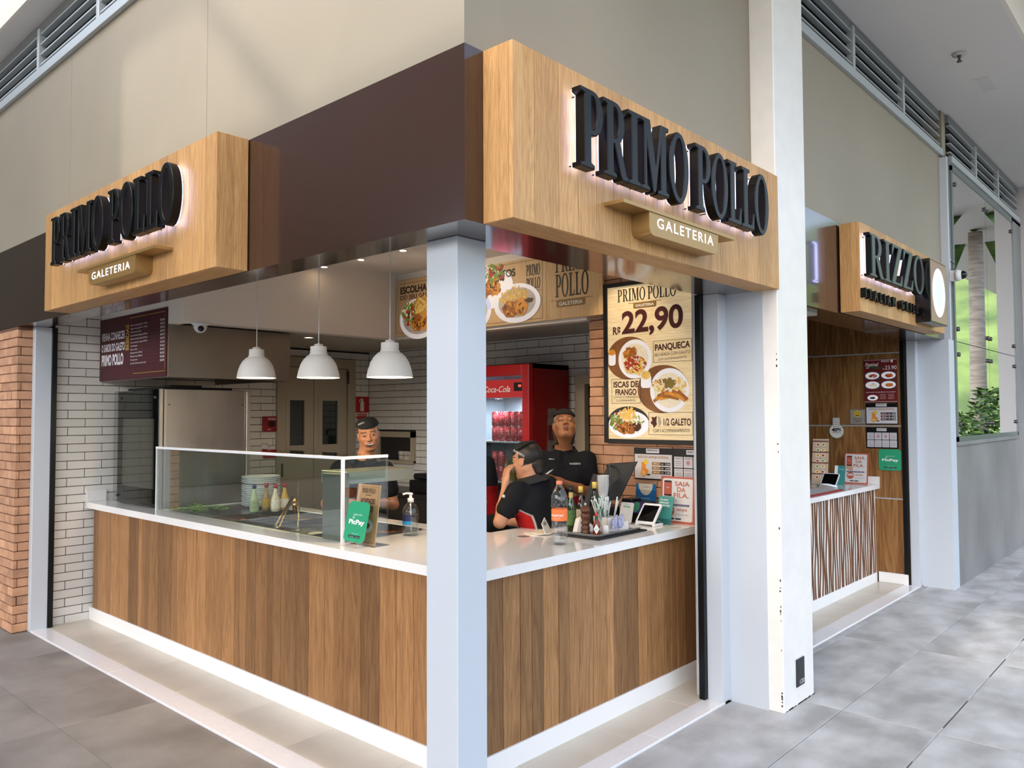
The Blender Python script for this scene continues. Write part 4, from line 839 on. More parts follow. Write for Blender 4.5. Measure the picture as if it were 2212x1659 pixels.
for i in range(40):
    a=rr.random()*6.28; r=.015*math.sqrt(rr.random()); x,y=r*math.cos(a),r*math.sin(a); tk.tube([(x,y,-.045),(x*1.1,y*1.1,.018+.004*rr.random())],.0011,4)
tag(obj('toothpicks',tk,M('toothpick_wood','c79a63',.6),tp,True),kind='stuff')
sc=thing('sachet',(1.70,.452,ZT+.05),'crumpled lilac and white sachets in the front of the caddy','sachet'); mb=MB()
for i in range(6):
    x,y=-.035+.02*i,-.0; mb.box(x-.012,-.012+.004*(i%3),-.03+.01*(i%2),x+.012,-.008+.004*(i%3),.025+.012*(i%3))
obj('packets',mb,M('sachet_lilac','c9cade',.5,var=.4,vscale=60,col2='7f86b8'),sc,True)
ns=thing('napkin_stand',(1.60,.60,ZT),'white folded napkins leaning between the bottles and the mill','napkin'); mb=MB(); mb.prism([(0,0),(.11,0),(.13,.012),(.05,.085),(.02,.075)],lambda a,b,d:(-.05+a*.75,-a*.55+.02+d,b),.03); obj('napkins',mb,m_paper,ns,True)
def oil(x,y,h,glassm,capm,labm,label,r=.027,collar=None):
    e=thing('oil_bottle',(x,y,ZT),label,'bottle'); s=h/.27
    obj('bottle',MB().lathe([(.0,0),(r,0),(r+.001,.005),(r+.001,.15*s),(r*.8,.175*s),(.012,.205*s),(.0115,.235*s),(.0,.235*s)],24),glassm,e,True)
    obj('label',MB().lathe([(r+.0016,.035*s),(r+.0016,.125*s)],24,cap=False),labm,e,True); obj('cap',MB().lathe([(.0,.232*s),(.0145,.232*s),(.014,.27*s),(.0,.271*s)],18),capm,e,True)
    if collar: obj('neck_wrap',MB().lathe([(.0135,.19*s),(.0135,.232*s)],18,cap=False),collar,e,True)
oil(1.575,.680,.262,M('oil_green','1f3312',.08,spec=.8),m_black,M('olive_label','4f6a34',.5,var=.4,vscale=50),'dark green olive oil bottle with black cap and gold neck on the tray',.025,M('neck_gold','c7a25c',.4))
oil(1.675,.685,.252,GLASS('vinegar_glass',(.72,.72,.52),1.5),M('cap_yellow','d6b95c',.4),M('vinegar_label','cfc7b0',.5,var=.3,vscale=40),'pale vinegar bottle with yellow cap on the tray',.026)
oil(1.80,.675,.270,M('oil_dark','17120c',.08,spec=.8),MATS['cap_yellow'],M('dark_label','2b2620',.5),'dark brown oil bottle with yellow cap behind the straws',.03)
cs=thing('cup_stack',(1.925,.70,.957),'tall stack of clear plastic cups in front of the till','cups'); cm=MB()
cm.box(-.03,-.03,0,.03,.03,.18)
obj('dispenser_base',cm,m_black,cs,True)
mb=MB()
for i in range(9): mb.lathe([(.026,.18+i*.007),(.037,.255+i*.007),(.038,.257+i*.007)],20,cap=False)
obj('cups',mb,M('cup_plastic','c9cac9',.3,var=.2,vscale=90,stretch=(1,1,.1)),cs,True)
# napkin papers left of water bottle
rr=random.Random(21)
for i in range(4):
    e=thing('paper_napkin',(1.45+.01*i,.80-.008*i,.957+.0035*i),('bottom napkin of the loose pile beside the water bottle','second napkin of the loose pile beside the water bottle','third napkin of the loose pile beside the water bottle','folded printed napkin standing up on the loose pile')[i],'napkin','paper napkins'); e.rotation_euler=(0,0,.3*i-.4)
    if i<3: obj('sheet',MB().box(-.09,-.06,.0,.09,.06,.003),M('napkin_paper','d9cfc0',.7),e,True)
    else:
        mb=MB(); mb.prism([(-.09,0),(.08,0),(.075,.07),(-.06,.05)],lambda a,b,dd:(a,b*.5+dd,b),.004); obj('sheet',mb,MATS['napkin_paper'],e,True); pp=MB(); pp.quad((-.03,.0165,.035),(.04,.0165,.035),(.04,.0255,.053),(-.03,.0255,.053)); obj('print',pp,M('napkin_print','8d877d',.6),e,True)
# ---- till, printer, tablet, cards
ps=thing('till_monitor',(2.10,.86,.957),'black point of sale monitor seen from behind on the right counter','monitor'); ps.rotation_euler=(0,0,.0)
A_,B_,C_,D_=Vector((-0.0800,-0.0077,0.1312)),Vector((0.0000,-0.0729,0.3698)),Vector((0.0400,-0.2655,0.3870)),Vector((-0.0200,-0.1668,0.1491)); tv=Vector((.035,.012,.004))
obj('screen_back',MB()._add([A_,D_,C_,B_,A_+tv,D_+tv,C_+tv,B_+tv],[(0,1,2,3),(7,6,5,4),(0,4,5,1),(1,5,6,2),(2,6,7,3),(3,7,4,0)]),M('till_black','08090b',.5),ps,True)
obj('hump',MB()._add([(-.10,.04,.12),(-.06,-.08,.12),(-.03,-.10,.30),(-.06,.0,.31),(-.17,.04,.03),(-.13,-.06,.03)],[(0,1,2,3),(0,4,5,1),(4,0,3),(5,2,1),(4,3,2,5)]),M('black_plastic_matte','191a1c',.55),ps,True)
obj('base',MB().box(-.16,-.10,0,.10,.14,.10,ch=.01),m_black,ps,True); obj('cable',MB().tube([Vector((-0.0100,-0.0726,0.3614)),Vector((-0.0500,-0.1154,0.3710)),Vector((-0.0700,-0.1434,0.3410)),Vector((-0.1000,-0.1600,0.2420)),Vector((-0.1100,-0.1592,0.1704))],.005,6),M('cable_grey','3a3d41',.5),ps,True)
pr=thing('receipt_printer',(2.27,.68,.957),'black receipt printer in front of the brick wall','printer'); obj('body',MB().box(-.06,-.09,0,.09,.09,.125,ch=.01).box(-.06,.0,.125,.05,.08,.145,ch=.004),m_black,pr,True)
bc=thing('card_display',(2.375,.68,1.06),'blue leaflet in a clear wall holder on the bricks','leaflet'); Pb=Panel((2.372,.752,1.06),(0,-1,0),(0,0,1)); lo=rounded_card(Pb,.152,.13,.002,.003,M('leaflet_blue','1f6fa8',.4),'leaflet',bc); Pb.poly([(.02,.13)]+arc(.075,.13,.055,.075,180,360,14)+[(.13,.13)],M('leaflet_cream','d9d2c0',.5),1); Pb.text('Redetecia',.085,.105,.008,M('print_blue','2f4d70',.5),2,w=.05); Pb.text('CÓDIGO DE DEFESA',.06,.03,.008,m_pw,2,w=.10); Pb.done(lo); obj('holder',MB().box(2.366,.595,1.055,2.3665,.756,1.15).box(2.366,.595,1.05,2.396,.756,1.054),m_acr,bc)
pu=thing('purple_card',(2.235,.66,.957),'purple leaflet leaning behind the tablet','leaflet'); Pp=lean_panel((2.18,.735,1.02),(0,-1,0),.5); co=rounded_card(Pp,.15,.075,.002,.002,M('leaflet_purple','38205a',.4),'leaflet',pu); Pp.text('nova',.035,.045,.01,m_pw,1); Pp.ell(.095,.04,.028,.036,M('leaflet_green','2f7a5f',.4),1); Pp.done(co)
obj('foot',MB().box(2.19,.60,.957,2.21,.73,1.02),m_black,pu)
wq=thing('payment_placard',(2.14,.66,.957),'white rounded payment placard left of the tablet','placard'); Pq=lean_panel((2.115,.722,.960),(0,-1,0),.3); co=rounded_card(Pq,.098,.132,.012,.003,m_paper,'placard',wq); Pq.text('pague com',.049,.118,.005,m_pk,1,w=.026); Pq.text('PicPay',.049,.098,.014,m_green,1,w=.052,bold=.02); Pq.done(co)
tabl=thing('tablet',(2.17,.53,.957),'white tablet with dark screen propped on a stand','tablet'); Pt=lean_panel((2.10,.585,.972),(0,-1,0),.75); co=rounded_card(Pt,.135,.155,.014,.012,m_frame,'case',tabl); Pt.rrect(.012,.016,.123,.139,.004,M('screen_black','0b0b0d',.06,spec=.7),1,'screen'); Pt.done(co); obj('stand',MB().box(2.095,.44,.957,2.20,.46,.972,ch=.004).box(2.095,.565,.957,2.20,.585,.972,ch=.004),m_frame,tabl)
te=thing('teal_card',(2.26,.50,.957),'teal leaning leaflet between the tablet and the framed notice','leaflet'); Pt=lean_panel((2.235,.522,.958),(0,-1,0),.30); co=rounded_card(Pt,.108,.178,.002,.004,M('leaflet_teal','3f8f8b',.4),'leaflet',te); Pt.rect(.0,.0,.108,.035,M('leaflet_teal_dark','2c6b69',.4),1)
for i,s in enumerate(('Tem algum','prêmio para','resgatar hoje?')): Pt.text(s,.012,.150-i*.018,.0115,m_pw,2,al='l',w=(.058,.064,.076)[i],bold=.02)
Pt.text('Coloque seu CPF no leitor',.012,.10,.005,M('print_teal','1d4a4a',.5),2,al='l',w=.07); Pt.text('e descubra.',.012,.09,.005,MATS['print_teal'],2,al='l',w=.045); Pt.text('méliuz',.012,.012,.008,m_pw,2,al='l'); Pt.done(co)
def saia(org,u,tilt,w,h,parent):
    P=lean_panel(org,u,tilt); coral=M('card_coral','c0604a',.4); co=rounded_card(P,w,h,.002,.006,coral,'card',parent); k=w/.24
    P.rrect(.012*k,.012*k,w-.012*k,h-.012*k,.012*k,M('card_white','dddad8',.45),1)
    P.rrect(.024*k,h*.57,.078*k,h*.91,.006*k,M('phone_dark','2b2a30',.3),2); P.rect(.027*k,h*.61,.075*k,h*.87,coral,3); P.text('onyo',.051*k,h*.75,.008*k,m_pw,4)
    P.poly([(.018*k,h*.56),(.03*k,h*.46),(.055*k,h*.42),(.085*k,h*.40),(.09*k,h*.50),(.082*k,h*.60),(.078*k,h*.57),(.05*k,h*.575),(.03*k,h*.58)],M('hand_print','cf9f85',.6),2.5)
    for i,(s,a,b,cc) in enumerate((('SAIA',.102,.205,.80),('DA',.118,.178,.675),('FILA.',.094,.200,.55))): P.text(s,(a+b)/2*k,h*cc,.030*k,coral,3,w=(b-a)*k,bold=.012)
    P.rect(.026*k,h*.365,.205*k,h*.405,M('card_navy','3b2d6b',.5),2); P.text('COMPRE AQUI QUE CUIDAMOS DO RESTO',.115*k,h*.376,.005*k,m_pw,3,w=.165*k)
    P.ell(.065*k,h*.265,.036*k,.036*k,coral,2); P.text('20%',.065*k,h*.255,.022*k,m_pw,3,w=.058*k,bold=.02); P.text('onyo',.155*k,h*.265,.020*k,coral,3,w=.075*k,bold=.02); P.text('CÓDIGO: MEUCUPOM20',.155*k,h*.175,.006*k,M('card_navy','3b2d6b',.5),3,w=.09*k)
    P.rect(.062*k,h*.075,.10*k,h*.105,m_pk,2); P.rect(.108*k,h*.075,.148*k,h*.105,m_pk,2); P.done(co); return P
sa=thing('notice_card',(2.34,.42,.957),'white and coral SAIA DA FILA notice standing by the brick wall','notice'); saia((2.335,.545,.958),(0,-1,0),.06,.242,.292,sa)
# ---- posters on the brick wall
po=empty('lightbox_poster',(2.38,.64,1.455),label='tall backlit 22,90 menu poster in a black frame on the brick wall',cat='poster')
FR=MB().box(2.355,.286,1.455,2.396,.996,1.482).box(2.355,.286,2.518,2.396,.996,2.545).box(2.355,.966,1.482,2.396,.996,2.518).box(2.355,.286,1.482,2.396,.312,2.518); obj('frame',FR,M('frame_black','0e0e10',.35),po)
m_pwood=WOOD('poster_print_wood',('b09668','c6ae84','d3c09a','dfd0b0'),'y',0,.4,1.0,.5)
t=m_pwood.node_tree; pb=t.nodes['Principled BSDF']; src=pb.inputs['Base Color'].links[0].from_socket; t.links.new(src,pb.inputs['Emission Color']); pb.inputs['Emission Strength'].default_value=.30
sh=obj('print_sheet',MB().box(2.366,.312,1.482,2.394,.966,2.518),m_pwood,po)
P=Panel((2.3655,.966,1.482),(0,-1,0),(0,0,1)); W_,H_=.654,1.036
mm=M('poster_maroon','4c1a1a',.5); mp=M('poster_plate','e4e3ea',.4,emit=.15); mwd=M('poster_board','8a5a30',.5,var=.2,vscale=12); mgold=M('poster_gold','8a6a38',.5); mpk=M('poster_black','1c1512',.5)
fb=M('food_brown','9a5a20',.5,var=.35,vscale=70,emit=.1); fy=M('food_yellow','e0b860',.5,var=.2,vscale=70,emit=.1); frd=M('food_red','a3331e',.5,var=.3,vscale=80,emit=.1); fw_=M('food_cream','e6dcc4',.5,var=.1,vscale=90,emit=.1); fg=M('food_green','6f8a34',.5,var=.3,vscale=80,emit=.1); fdk=M('food_char','4a2410',.5,var=.3,vscale=80); fo=M('food_orange','d08a2c',.5,var=.3,vscale=60,emit=.1)
P.serif('PRIMO POLLO',.31,.930,.085,.455,mpk,1); P.rect(.17,.912,.43,.9155,mgold,1); P.poly([(.21,.912),(.39,.912),(.39,.885)]+arc(.38,.885,.01,.01,0,-90,4)+arc(.22,.885,.01,.01,-90,-180,4)+[(.21,.885)],mgold,1); P.text('GALETERIA',.30,.886,.017,m_pw,2,w=.145,bold=.02)
P.text('22,90',.352,.722,.150,mm,2,w=.47,bold=.028,skew=.03); P.text('R$',.075,.712,.052,mm,2,w=.062,bold=.03)
def plate(cx,cy,r,seed,kind):
    P.ell(cx-.03 if kind!=2 else cx+.0,cy+.005,r*1.28,r*1.05,mwd if kind<3 else mpk,1,36); P.ell(cx+.02,cy-.004,r*.96,r*.96,mp,2,36); P.ell(cx+.02,cy-.004,r*.76,r*.76,fw_,3,30)
plate(.20,.540,.138,1,1); P.blob(.185,.575,.062,.045,fb,4,1); P.blob(.27,.578,.055,.04,fw_,4.2,2); P.blob(.22,.500,.098,.06,frd,4.5,3,26,.1); P.bits(.22,.505,.08,.045,[fw_,frd,fy],5,60,.009,4); P.bits(.185,.575,.055,.035,[fo,fb],5,30,.012,5); P.bits(.22,.46,.08,.02,[fy],5,14,.014,6); P.rrect(.005,.50,.065,.59,.02,mp,2.2); P.ell(.035,.59,.03,.02,fo,3)
plate(.46,.325,.150,2,1); P.bits(.40,.355,.045,.045,[fy,fb,fw_],4,60,.012,7); P.bits(.555,.345,.05,.05,[fw_,fy],4,60,.012,8)
for i,(a,b) in enumerate(((.45,.38),(.485,.385),(.515,.37),(.46,.352),(.495,.35),(.475,.365))): P.ell(a,b,.019,.019,M('food_olive','8a7434',.5,var=.2,vscale=60),4.5+i*.05,14)
for i in range(11): 
    a=.40+.018*i; b=.275+.012*(i%3); th=.6-.13*i; c,s=math.cos(th),math.sin(th); P.poly([(a-c*.045-s*.010,b-s*.045+c*.010),(a+c*.045-s*.012,b+s*.045+c*.012),(a+c*.045+s*.012,b+s*.045-c*.012),(a-c*.045+s*.010,b-s*.045-c*.010)],fo if i%2 else fb,5+i*.05)
P.rrect(.265,.34,.345,.43,.02,mp,2.4); P.ell(.305,.425,.037,.028,fy,3)
P.ell(.16,.115,.165,.105,M('poster_dark','2a2523',.4),1,36); P.ell(.165,.100,.163,.092,mp,2,36); P.blob(.15,.075,.095,.05,fb,4,11,24,.14); P.blob(.225,.085,.05,.035,fdk,4.3,12); P.bits(.15,.078,.075,.035,[fo,fdk,fb],5,34,.012,13); P.bits(.065,.12,.045,.05,[fg,fw_,frd,fg],4,46,.014,14); P.bits(.155,.165,.06,.035,[fy],4,30,.026,15,5); P.bits(.235,.125,.055,.028,[fw_,fg],4,36,.010,16)
P.frame(.362,.505,.648,.648,.0025,mpk,2); P.text('PANQUECA',.505,.588,.042,mm,2,w=.26,bold=.03,skew=.04); P.text('RECHEADA COM GALETO',.505,.550,.021,mpk,2,w=.262,skew=.04); P.text('COM 3 ACOMPANHAMENTOS',.505,.520,.016,mpk,2,w=.21,skew=.04)
P.frame(.030,.240,.262,.408,.0025,mpk,2); P.text('ISCAS DE',.145,.350,.040,mm,2,w=.20,bold=.03); P.text('FRANGO',.145,.298,.040,mm,2,w=.17,bold=.03); P.text('COM MOLHO GORGONZOLA',.145,.276,.014,mpk,2,w=.20); P.text('E 2 ACOMPANHAMENTOS',.145,.254,.013,mpk,2,w=.155)
P.frame(.322,.032,.648,.180,.0025,mpk,2); P.text('1/2 GALETO',.535,.095,.045,mm,2,w=.20,bold=.025); P.text('COM 3 ACOMPANHAMENTOS',.490,.050,.022,mpk,2,w=.27,skew=.02); P.poly([(.345,.15),(.365,.145),(.385,.155),(.38,.12),(.385,.10),(.36,.075),(.355,.095),(.335,.11),(.35,.125)],mm,2); P.poly([(.395,.155),(.41,.145),(.418,.11),(.40,.08),(.395,.10)],M('poster_grey','b7ab97',.5),2)
P.done(sh)
m_suco=M('board_black','0f0f11',.35); ora=M('print_orange','e08a2c',.5); yel=M('print_yellow','e3c24a',.5)
def suco(P,w,h,brand,par,gold=True):
    P.rect(w*.02,h*.04,w*.98,h*.80,M('board_white','cfccd0',.5),1); P.rect(w*.32,h*.84,w*.66,h*.98,MATS['board_white'],1)
    P.serif(brand,w*.49,h*.90,h*.05,w*.28,m_pk,2); P.text('SUCO DE LARANJA INTEGRAL',w*.5,h*.68,h*.075,M('print_tan','a8763a',.5),2,w=w*.80,bold=.02)
    P.rect(w*.20,h*.26,w*.31,h*.56,ora,2); P.ell(w*.32,h*.56,w*.06,w*.06,yel,3); P.ell(w*.25,h*.20,w*.075,w*.075,ora,3); P.ell(w*.25,h*.20,w*.062,w*.062,M('print_orange2','eeb060',.5),4); P.ell(w*.33,h*.27,w*.05,w*.05,ora,2.5); P.ell(w*.38,h*.16,w*.05,w*.02,M('print_leaf','2f4a2a',.5),2)
    for i,(a,b) in enumerate((('200 ml','3,90'),('300 ml','4,90'),('500 ml','5,90'))):
        v=h*(.46-.135*i); P.rect(w*.47,v,w*.69,v+h*.10,M('print_gold','9a7440',.5) if gold else m_dkred,2); P.rect(w*.69,v,w*.94,v+h*.10,m_pk,2); P.text(a,w*.58,v+h*.03,h*.045,m_pw,3,w=w*.14); P.text('R$',w*.74,v+h*.03,h*.035,m_pw,3,w=w*.05); P.text(b,w*.87,v+h*.02,h*.06,m_pw,3,w=w*.11)
    P.done(par)
def info(P,w,h,brand,par,cols=4):
    P.rect(w*.33,h*.82,w*.64,h*.96,MATS['board_white'],1); P.serif(brand,w*.485,h*.875,h*.05,w*.25,m_pk,2)
    heads=('ATENDIMENTO','PROIBIDO','CONSUMO','PROCON','CONSULTE AQUI','PREÇOS','TROCO','CARTÕES')
    for c in range(cols):
        for r in range(2):
            a=w*(.03+.235*c); b=h*(.06+.36*(1-r)); P.rect(a,b,a+w*.215,b+h*.33,MATS['board_white'],1); P.text(heads[r*4+c],a+w*.108,b+h*.26,h*.035,m_pk,2,w=w*.16)
            if r==0 and c in (1,2): P.ell(a+w*.108,b+h*.15,w*.05,w*.05,M('print_red','b03a3a',.5),2); P.ell(a+w*.108,b+h*.15,w*.038,w*.038,MATS['board_white'],3); P.blob(a+w*.108,b+h*.15,w*.022,w*.03,MATS['print_red'],4,3)
            else:
                for q in range(3): P.rect(a+w*.03,b+h*(.06+.06*q),a+w*.185,b+h*(.075+.06*q),M('print_grey','77747a',.5),2)
    P.done(par)
b1=empty('notice_board',(2.39,.63,1.215),label='black orange juice price board on the brick wall under the poster',cat='notice board'); Q=Panel((2.388,.776,1.216),(0,-1,0),(0,0,1)); co=rounded_card(Q,.296,.210,.001,.006,m_suco,'board',b1); suco(Q,.296,.210,'PRIMO POLLO',co)
b2=empty('notice_board',(2.39,.33,1.215),label='black legal notices board right of the juice price board',cat='notice board'); Q=Panel((2.388,.479,1.216),(0,-1,0),(0,0,1)); co=rounded_card(Q,.296,.212,.001,.006,m_suco,'board',b2); info(Q,.296,.212,'PRIMO POLLO',co)
# ---- illuminated menu boards on the bulkhead (x = 2.36)
m_bprint=WOOD('board_print_wood',('b58a5c','cda878','dcbd92','e6cda6'),'z',.03,.5,.8,.35)
def menu_panel(y0,y1,label,fill,z0=2.338,z1=2.822):
    e=empty('menu_board',(2.365,(y0+y1)/2,z0),label=label,cat='menu board'); bo=obj('board',MB().box(2.345,y1,z0,2.369,y0,z1,ch=.001),m_bprint,e); P=Panel((2.3445,y0,z0),(0,-1,0),(0,0,1)); fill(P,y0-y1,z1-z0); P.done(bo)
def fries_plate(P,cx,cy,r,seed,greens=True,fries=True):
    P.ell(cx,cy,r*1.15,r*.80,mp,2,36); P.ell(cx,cy,r*.95,r*.62,M('plate_shadow','c9c4c0',.5),2.5,36)
    if fries: P.bits(cx+r*.15,cy+r*.45,r*.55,r*.30,[fy,M('food_fry','d9a440',.5)],3,40,r*.20,seed,5)
    if greens: P.bits(cx-r*.55,cy+r*.25,r*.38,r*.42,[fg,frd,fw_,fdk,fg],3.5,60,r*.10,seed+1)
    P.blob(cx-r*.1,cy-r*.15,r*.42,r*.38,fb,4.5,seed+2,26,.12); P.blob(cx+r*.42,cy-r*.12,r*.34,r*.40,fo,4.7,seed+3,26,.12); P.bits(cx+r*.1,cy-r*.2,r*.6,r*.28,[fo,fdk,fb],5.5,40,r*.07,seed+4)
def left_board(P,w,h):
    P.frame(.025,.02,w-.025,h-.03,.0025,mpk,1); P.text('ESCOLHA OS 3 ACOMPANHAMENTOS',.055,h-.118,.060,mpk,2,al='l',w=1.35,bold=.03); P.text('DO SEU GALETO MARINADO NA BRASA',.055,h-.172,.040,mm,2,al='l',w=1.15,bold=.01)
    fries_plate(P,.30,.135,.22,31); fries_plate(P,.90,.135,.22,41)
def mid_board(P,w,h):
    P.frame(.02,.02,w-.035,h-.02,.0025,mpk,1); P.ell(.02,.30,.27,.165,mp,2,36); P.bits(-.0+.05,.40,.15,.07,[fg,fw_,frd,fg,fdk],3,90,.022,51); P.blob(.0,.30,.09,.085,fb,4,52); P.blob(.10,.30,.075,.085,fo,4.2,53); P.bits(.05,.30,.13,.06,[fo,fdk,fb],5,40,.014,54)
    P.ell(.33,.155,.235,.15,mp,6,40); P.ell(.33,.16,.19,.115,M('plate_shadow','c9c4c0',.5),6.5,36); P.bits(.30,.20,.145,.065,[fy,fy,M('food_noodle','d9b56a',.5)],7,130,.024,55,6); P.blob(.27,.115,.085,.075,fb,9.5,56,26,.12); P.blob(.375,.125,.07,.08,fo,9.7,57,26,.12); P.blob(.455,.165,.05,.022,fdk,9.9,58); P.bits(.31,.12,.13,.055,[fo,fdk,fb],10.5,44,.013,59)
    P.serif('PRIMO',w-.125,h-.135,.082,.135,mpk,2); P.serif('POLLO',w-.125,h-.235,.082,.135,mpk,2); P.rect(w-.205,h-.252,w-.045,h-.249,mgold,2); P.rect(w-.18,h-.278,w-.075,h-.252,mgold,2); P.text('GALETERIA',w-.1275,h-.273,.014,m_pw,3,w=.09)
def right_board(P,w,h):
    P.serif('PRIMO',.235,h-.145,.165,.30,mpk,1); P.serif('POLLO',.235,h-.325,.165,.30,mpk,1); P.rect(.04,.135,.42,.139,mgold,1); P.poly([(.095,.135),(.355,.135),(.355,.095)]+arc(.345,.095,.01,.01,0,-90,4)+arc(.105,.095,.01,.01,-90,-180,4)+[(.095,.095)],mgold,1); P.text('GALETERIA',.225,.097,.026,m_pw,2,w=.215,bold=.015)
menu_panel(3.205,2.115,'wood-print menu board with ESCOLHA OS 3 lettering left of the corner post',left_board)
menu_panel(2.113,1.498,'wood-print menu board with two plates of chicken',mid_board)
menu_panel(1.496,.995,'wood-print board with large PRIMO POLLO name beside the brick wall',right_board)
# ---- drinks fridge
m_fred=M('fridge_red','b3181c',.3,coat=.3); m_fredd=M('fridge_side_red','8d1414',.35)
fg_=empty('drinks_fridge',(2.89,2.29,0),label='red glass-door drinks fridge full of cans',cat='fridge')
Y0,Y1=1.925,2.66
obj('cabinet',MB().box(2.70,Y0,.03,3.15,Y0+.035,2.06).box(2.70,Y1-.035,.03,3.15,Y1,2.06).box(2.70,Y0,2.02,3.15,Y1,2.06).box(2.70,Y0,.03,3.15,Y1,.25),m_fredd,fg_); obj('liner',MB().box(3.10,Y0+.035,.25,3.14,Y1-.035,2.02).box(2.70,Y0+.035,.25,3.10,Y0+.045,2.02).box(2.70,Y1-.045,.25,3.10,Y1-.035,2.02),M('fridge_inner','7f8a92',.4),fg_)
obj('base',MB().box(2.68,Y0+.01,.0,3.13,Y1-.01,.03),m_black,fg_)
do=obj('door_frame',MB().box(2.635,Y0,.06,2.69,Y0+.075,2.055,ch=.006).box(2.635,Y1-.075,.06,2.69,Y1,2.055,ch=.006).box(2.635,Y0+.075,1.965,2.69,Y1-.075,2.055,ch=.006).box(2.635,Y0+.075,.06,2.69,Y1-.075,.20,ch=.006),m_fred,fg_)
hdm=M('fridge_header','a82a2c',.35,emit=.25); he=obj('header',MB().box(2.66,Y0+.075,1.79,2.69,Y1-.075,1.935),hdm,fg_)
obj('door_glass',MB().box(2.648,Y0+.075,.20,2.653,Y1-.075,1.79),GLASS('fridge_glass',(.85,.88,.9),.9),do)
PH=Panel((2.6595,Y1-.075,1.79),(0,-1,0),(0,0,1)); PH.text('Coca-Cola',.29,.045,.052,m_pw,1,w=.30,shear=.35,bold=.01); PH.rrect(.48,.05,.57,.12,.006,M('ctrl_black','141416',.3),1); PH.text('04',.545,.082,.022,M('led_red','ff5a4a',.5,emit=2),2,w=.03); PH.done(he)
PS=Panel((2.70,Y0-.0005,.0),(1,0,0),(0,0,1)); bg1=M('bottle_print','85776c',.4,var=.35,vscale=25); bg2=M('bottle_print_dark','2c1712',.4,var=.3,vscale=30)
PS.poly([(.17,1.70),(.28,1.70)]+[(.285,1.58),(.285,1.42),(.30,1.36),(.33,1.22),(.35,1.08),(.36,.9),(.36,.3),(.08,.3),(.08,.9),(.09,1.08),(.12,1.22),(.15,1.36),(.165,1.42),(.165,1.58)],bg1,1); PS.poly([(.16,1.36),(.29,1.36),(.325,1.22),(.345,1.08),(.352,.9),(.352,.32),(.088,.32),(.088,.9),(.095,1.08),(.125,1.22)],bg2,2); PS.rect(.175,1.44,.275,1.56,M('bottle_red','6e1d18',.4),2); PS.done(fg_)
LT=bpy.data.lights.new('fridge_light','AREA'); LT.energy=9; LT.size=.4; LT.size_y=.05; LT.shape='RECTANGLE'; LT.color=(.9,.95,1); lo=bpy.data.objects.new('fridge_light',LT); COL.objects.link(lo); lo.parent=fg_; lo.location=(2.80-2.89,0,1.78)
shz=(1.43,1.10,.77,.44)
for z in shz: obj('shelf',MB().box(2.70,Y0+.045,z-.012,3.09,Y1-.045,z),M('shelf_white','b9c2c8',.4),fg_)
canm={}
def can(x,y,z,colr,label,h=.122):
    if colr not in canm:
        canm[colr]=(MB().lathe([(.0,.004),(.024,.0),(.0325,.008),(.0325,h-.014),(.0265,h-.002),(.0265,h),(.0,h-.003)],18).mesh('drink_can',[M('can_'+colr,colr,.3,.25,var=.5,vscale=120,col2='cdb9bb',lo=.57,hi=.66,detail=1)]))
    o=link('drink_can',canm[colr],None,(x,y,z)); tag(o,label,'can','drink cans in the red fridge'); return o
ord_=['first','second','third','fourth','fifth','sixth','seventh']
for si,(z,rows) in enumerate(((1.43,2),(1.10,2))):
    for lv in range(rows):
        for k in range(8):
            y=Y0+.085+k*.074
            if y>2.42: continue
            if si==1 and k in (2,3): continue
            if si==1 and lv==1 and k==1: continue
            c='6a4a9a' if (si==0 and k==0) else 'b01f2a'
            can(2.735,y,z+lv*.1225,c,'%s can, %s from the right, %s layer on the %s fridge shelf'%('purple' if k==0 and si==0 else 'red',ord_[min(k,6)],'upper' if lv else 'lower','top' if si==0 else 'second'))
for k in range(3):
    o=link('juice_bottle',MB().lathe([(.0,0),(.03,0),(.031,.01),(.031,.13),(.02,.16),(.014,.175),(.014,.20),(.0,.2)],16).mesh('juice_bottle',M('juice_olive','6f6420',.2)),None,(2.76,Y0+.20+k*.075,1.10)); tag(o,('yellow juice bottle nearest the fridge hinge side','yellow juice bottle in the middle of the second shelf','yellow juice bottle next to the stacked red cans')[k],'bottle','juice bottles in the fridge')
for k in range(5): can(2.735,Y0+.11+k*.074,.77,'1f4a2a' if k%2 else '1b1f24','%s can, %s from the right on the third fridge shelf'%('green' if k%2 else 'black',ord_[k]),.165 if False else .122)
# ---- hanging cloth of kitchen back counter (behind staff)
kb=empty('kitchen_bench',(2.9,3.5,0),label='dark steel kitchen bench along the back tiled wall',cat='bench'); obj('top',MB().box(2.72,2.95,.88,3.19,4.66,.92,ch=.003),m_steel_dark,kb); obj('body',MB().box(2.76,2.97,0.0,3.19,4.64,.88),M('bench_body','4a4744',.5,.6),kb); 
gr=empty('grill_press',(2.95,3.30,.92),label='black countertop grill on the kitchen bench',cat='grill'); obj('body',MB().box(2.78,3.06,.92,3.15,3.55,1.04,ch=.01),m_black,gr); obj('lid',MB().box(2.80,3.08,1.045,3.15,3.53,1.10,ch=.02),M('black_plastic_matte','191a1c',.55),gr)
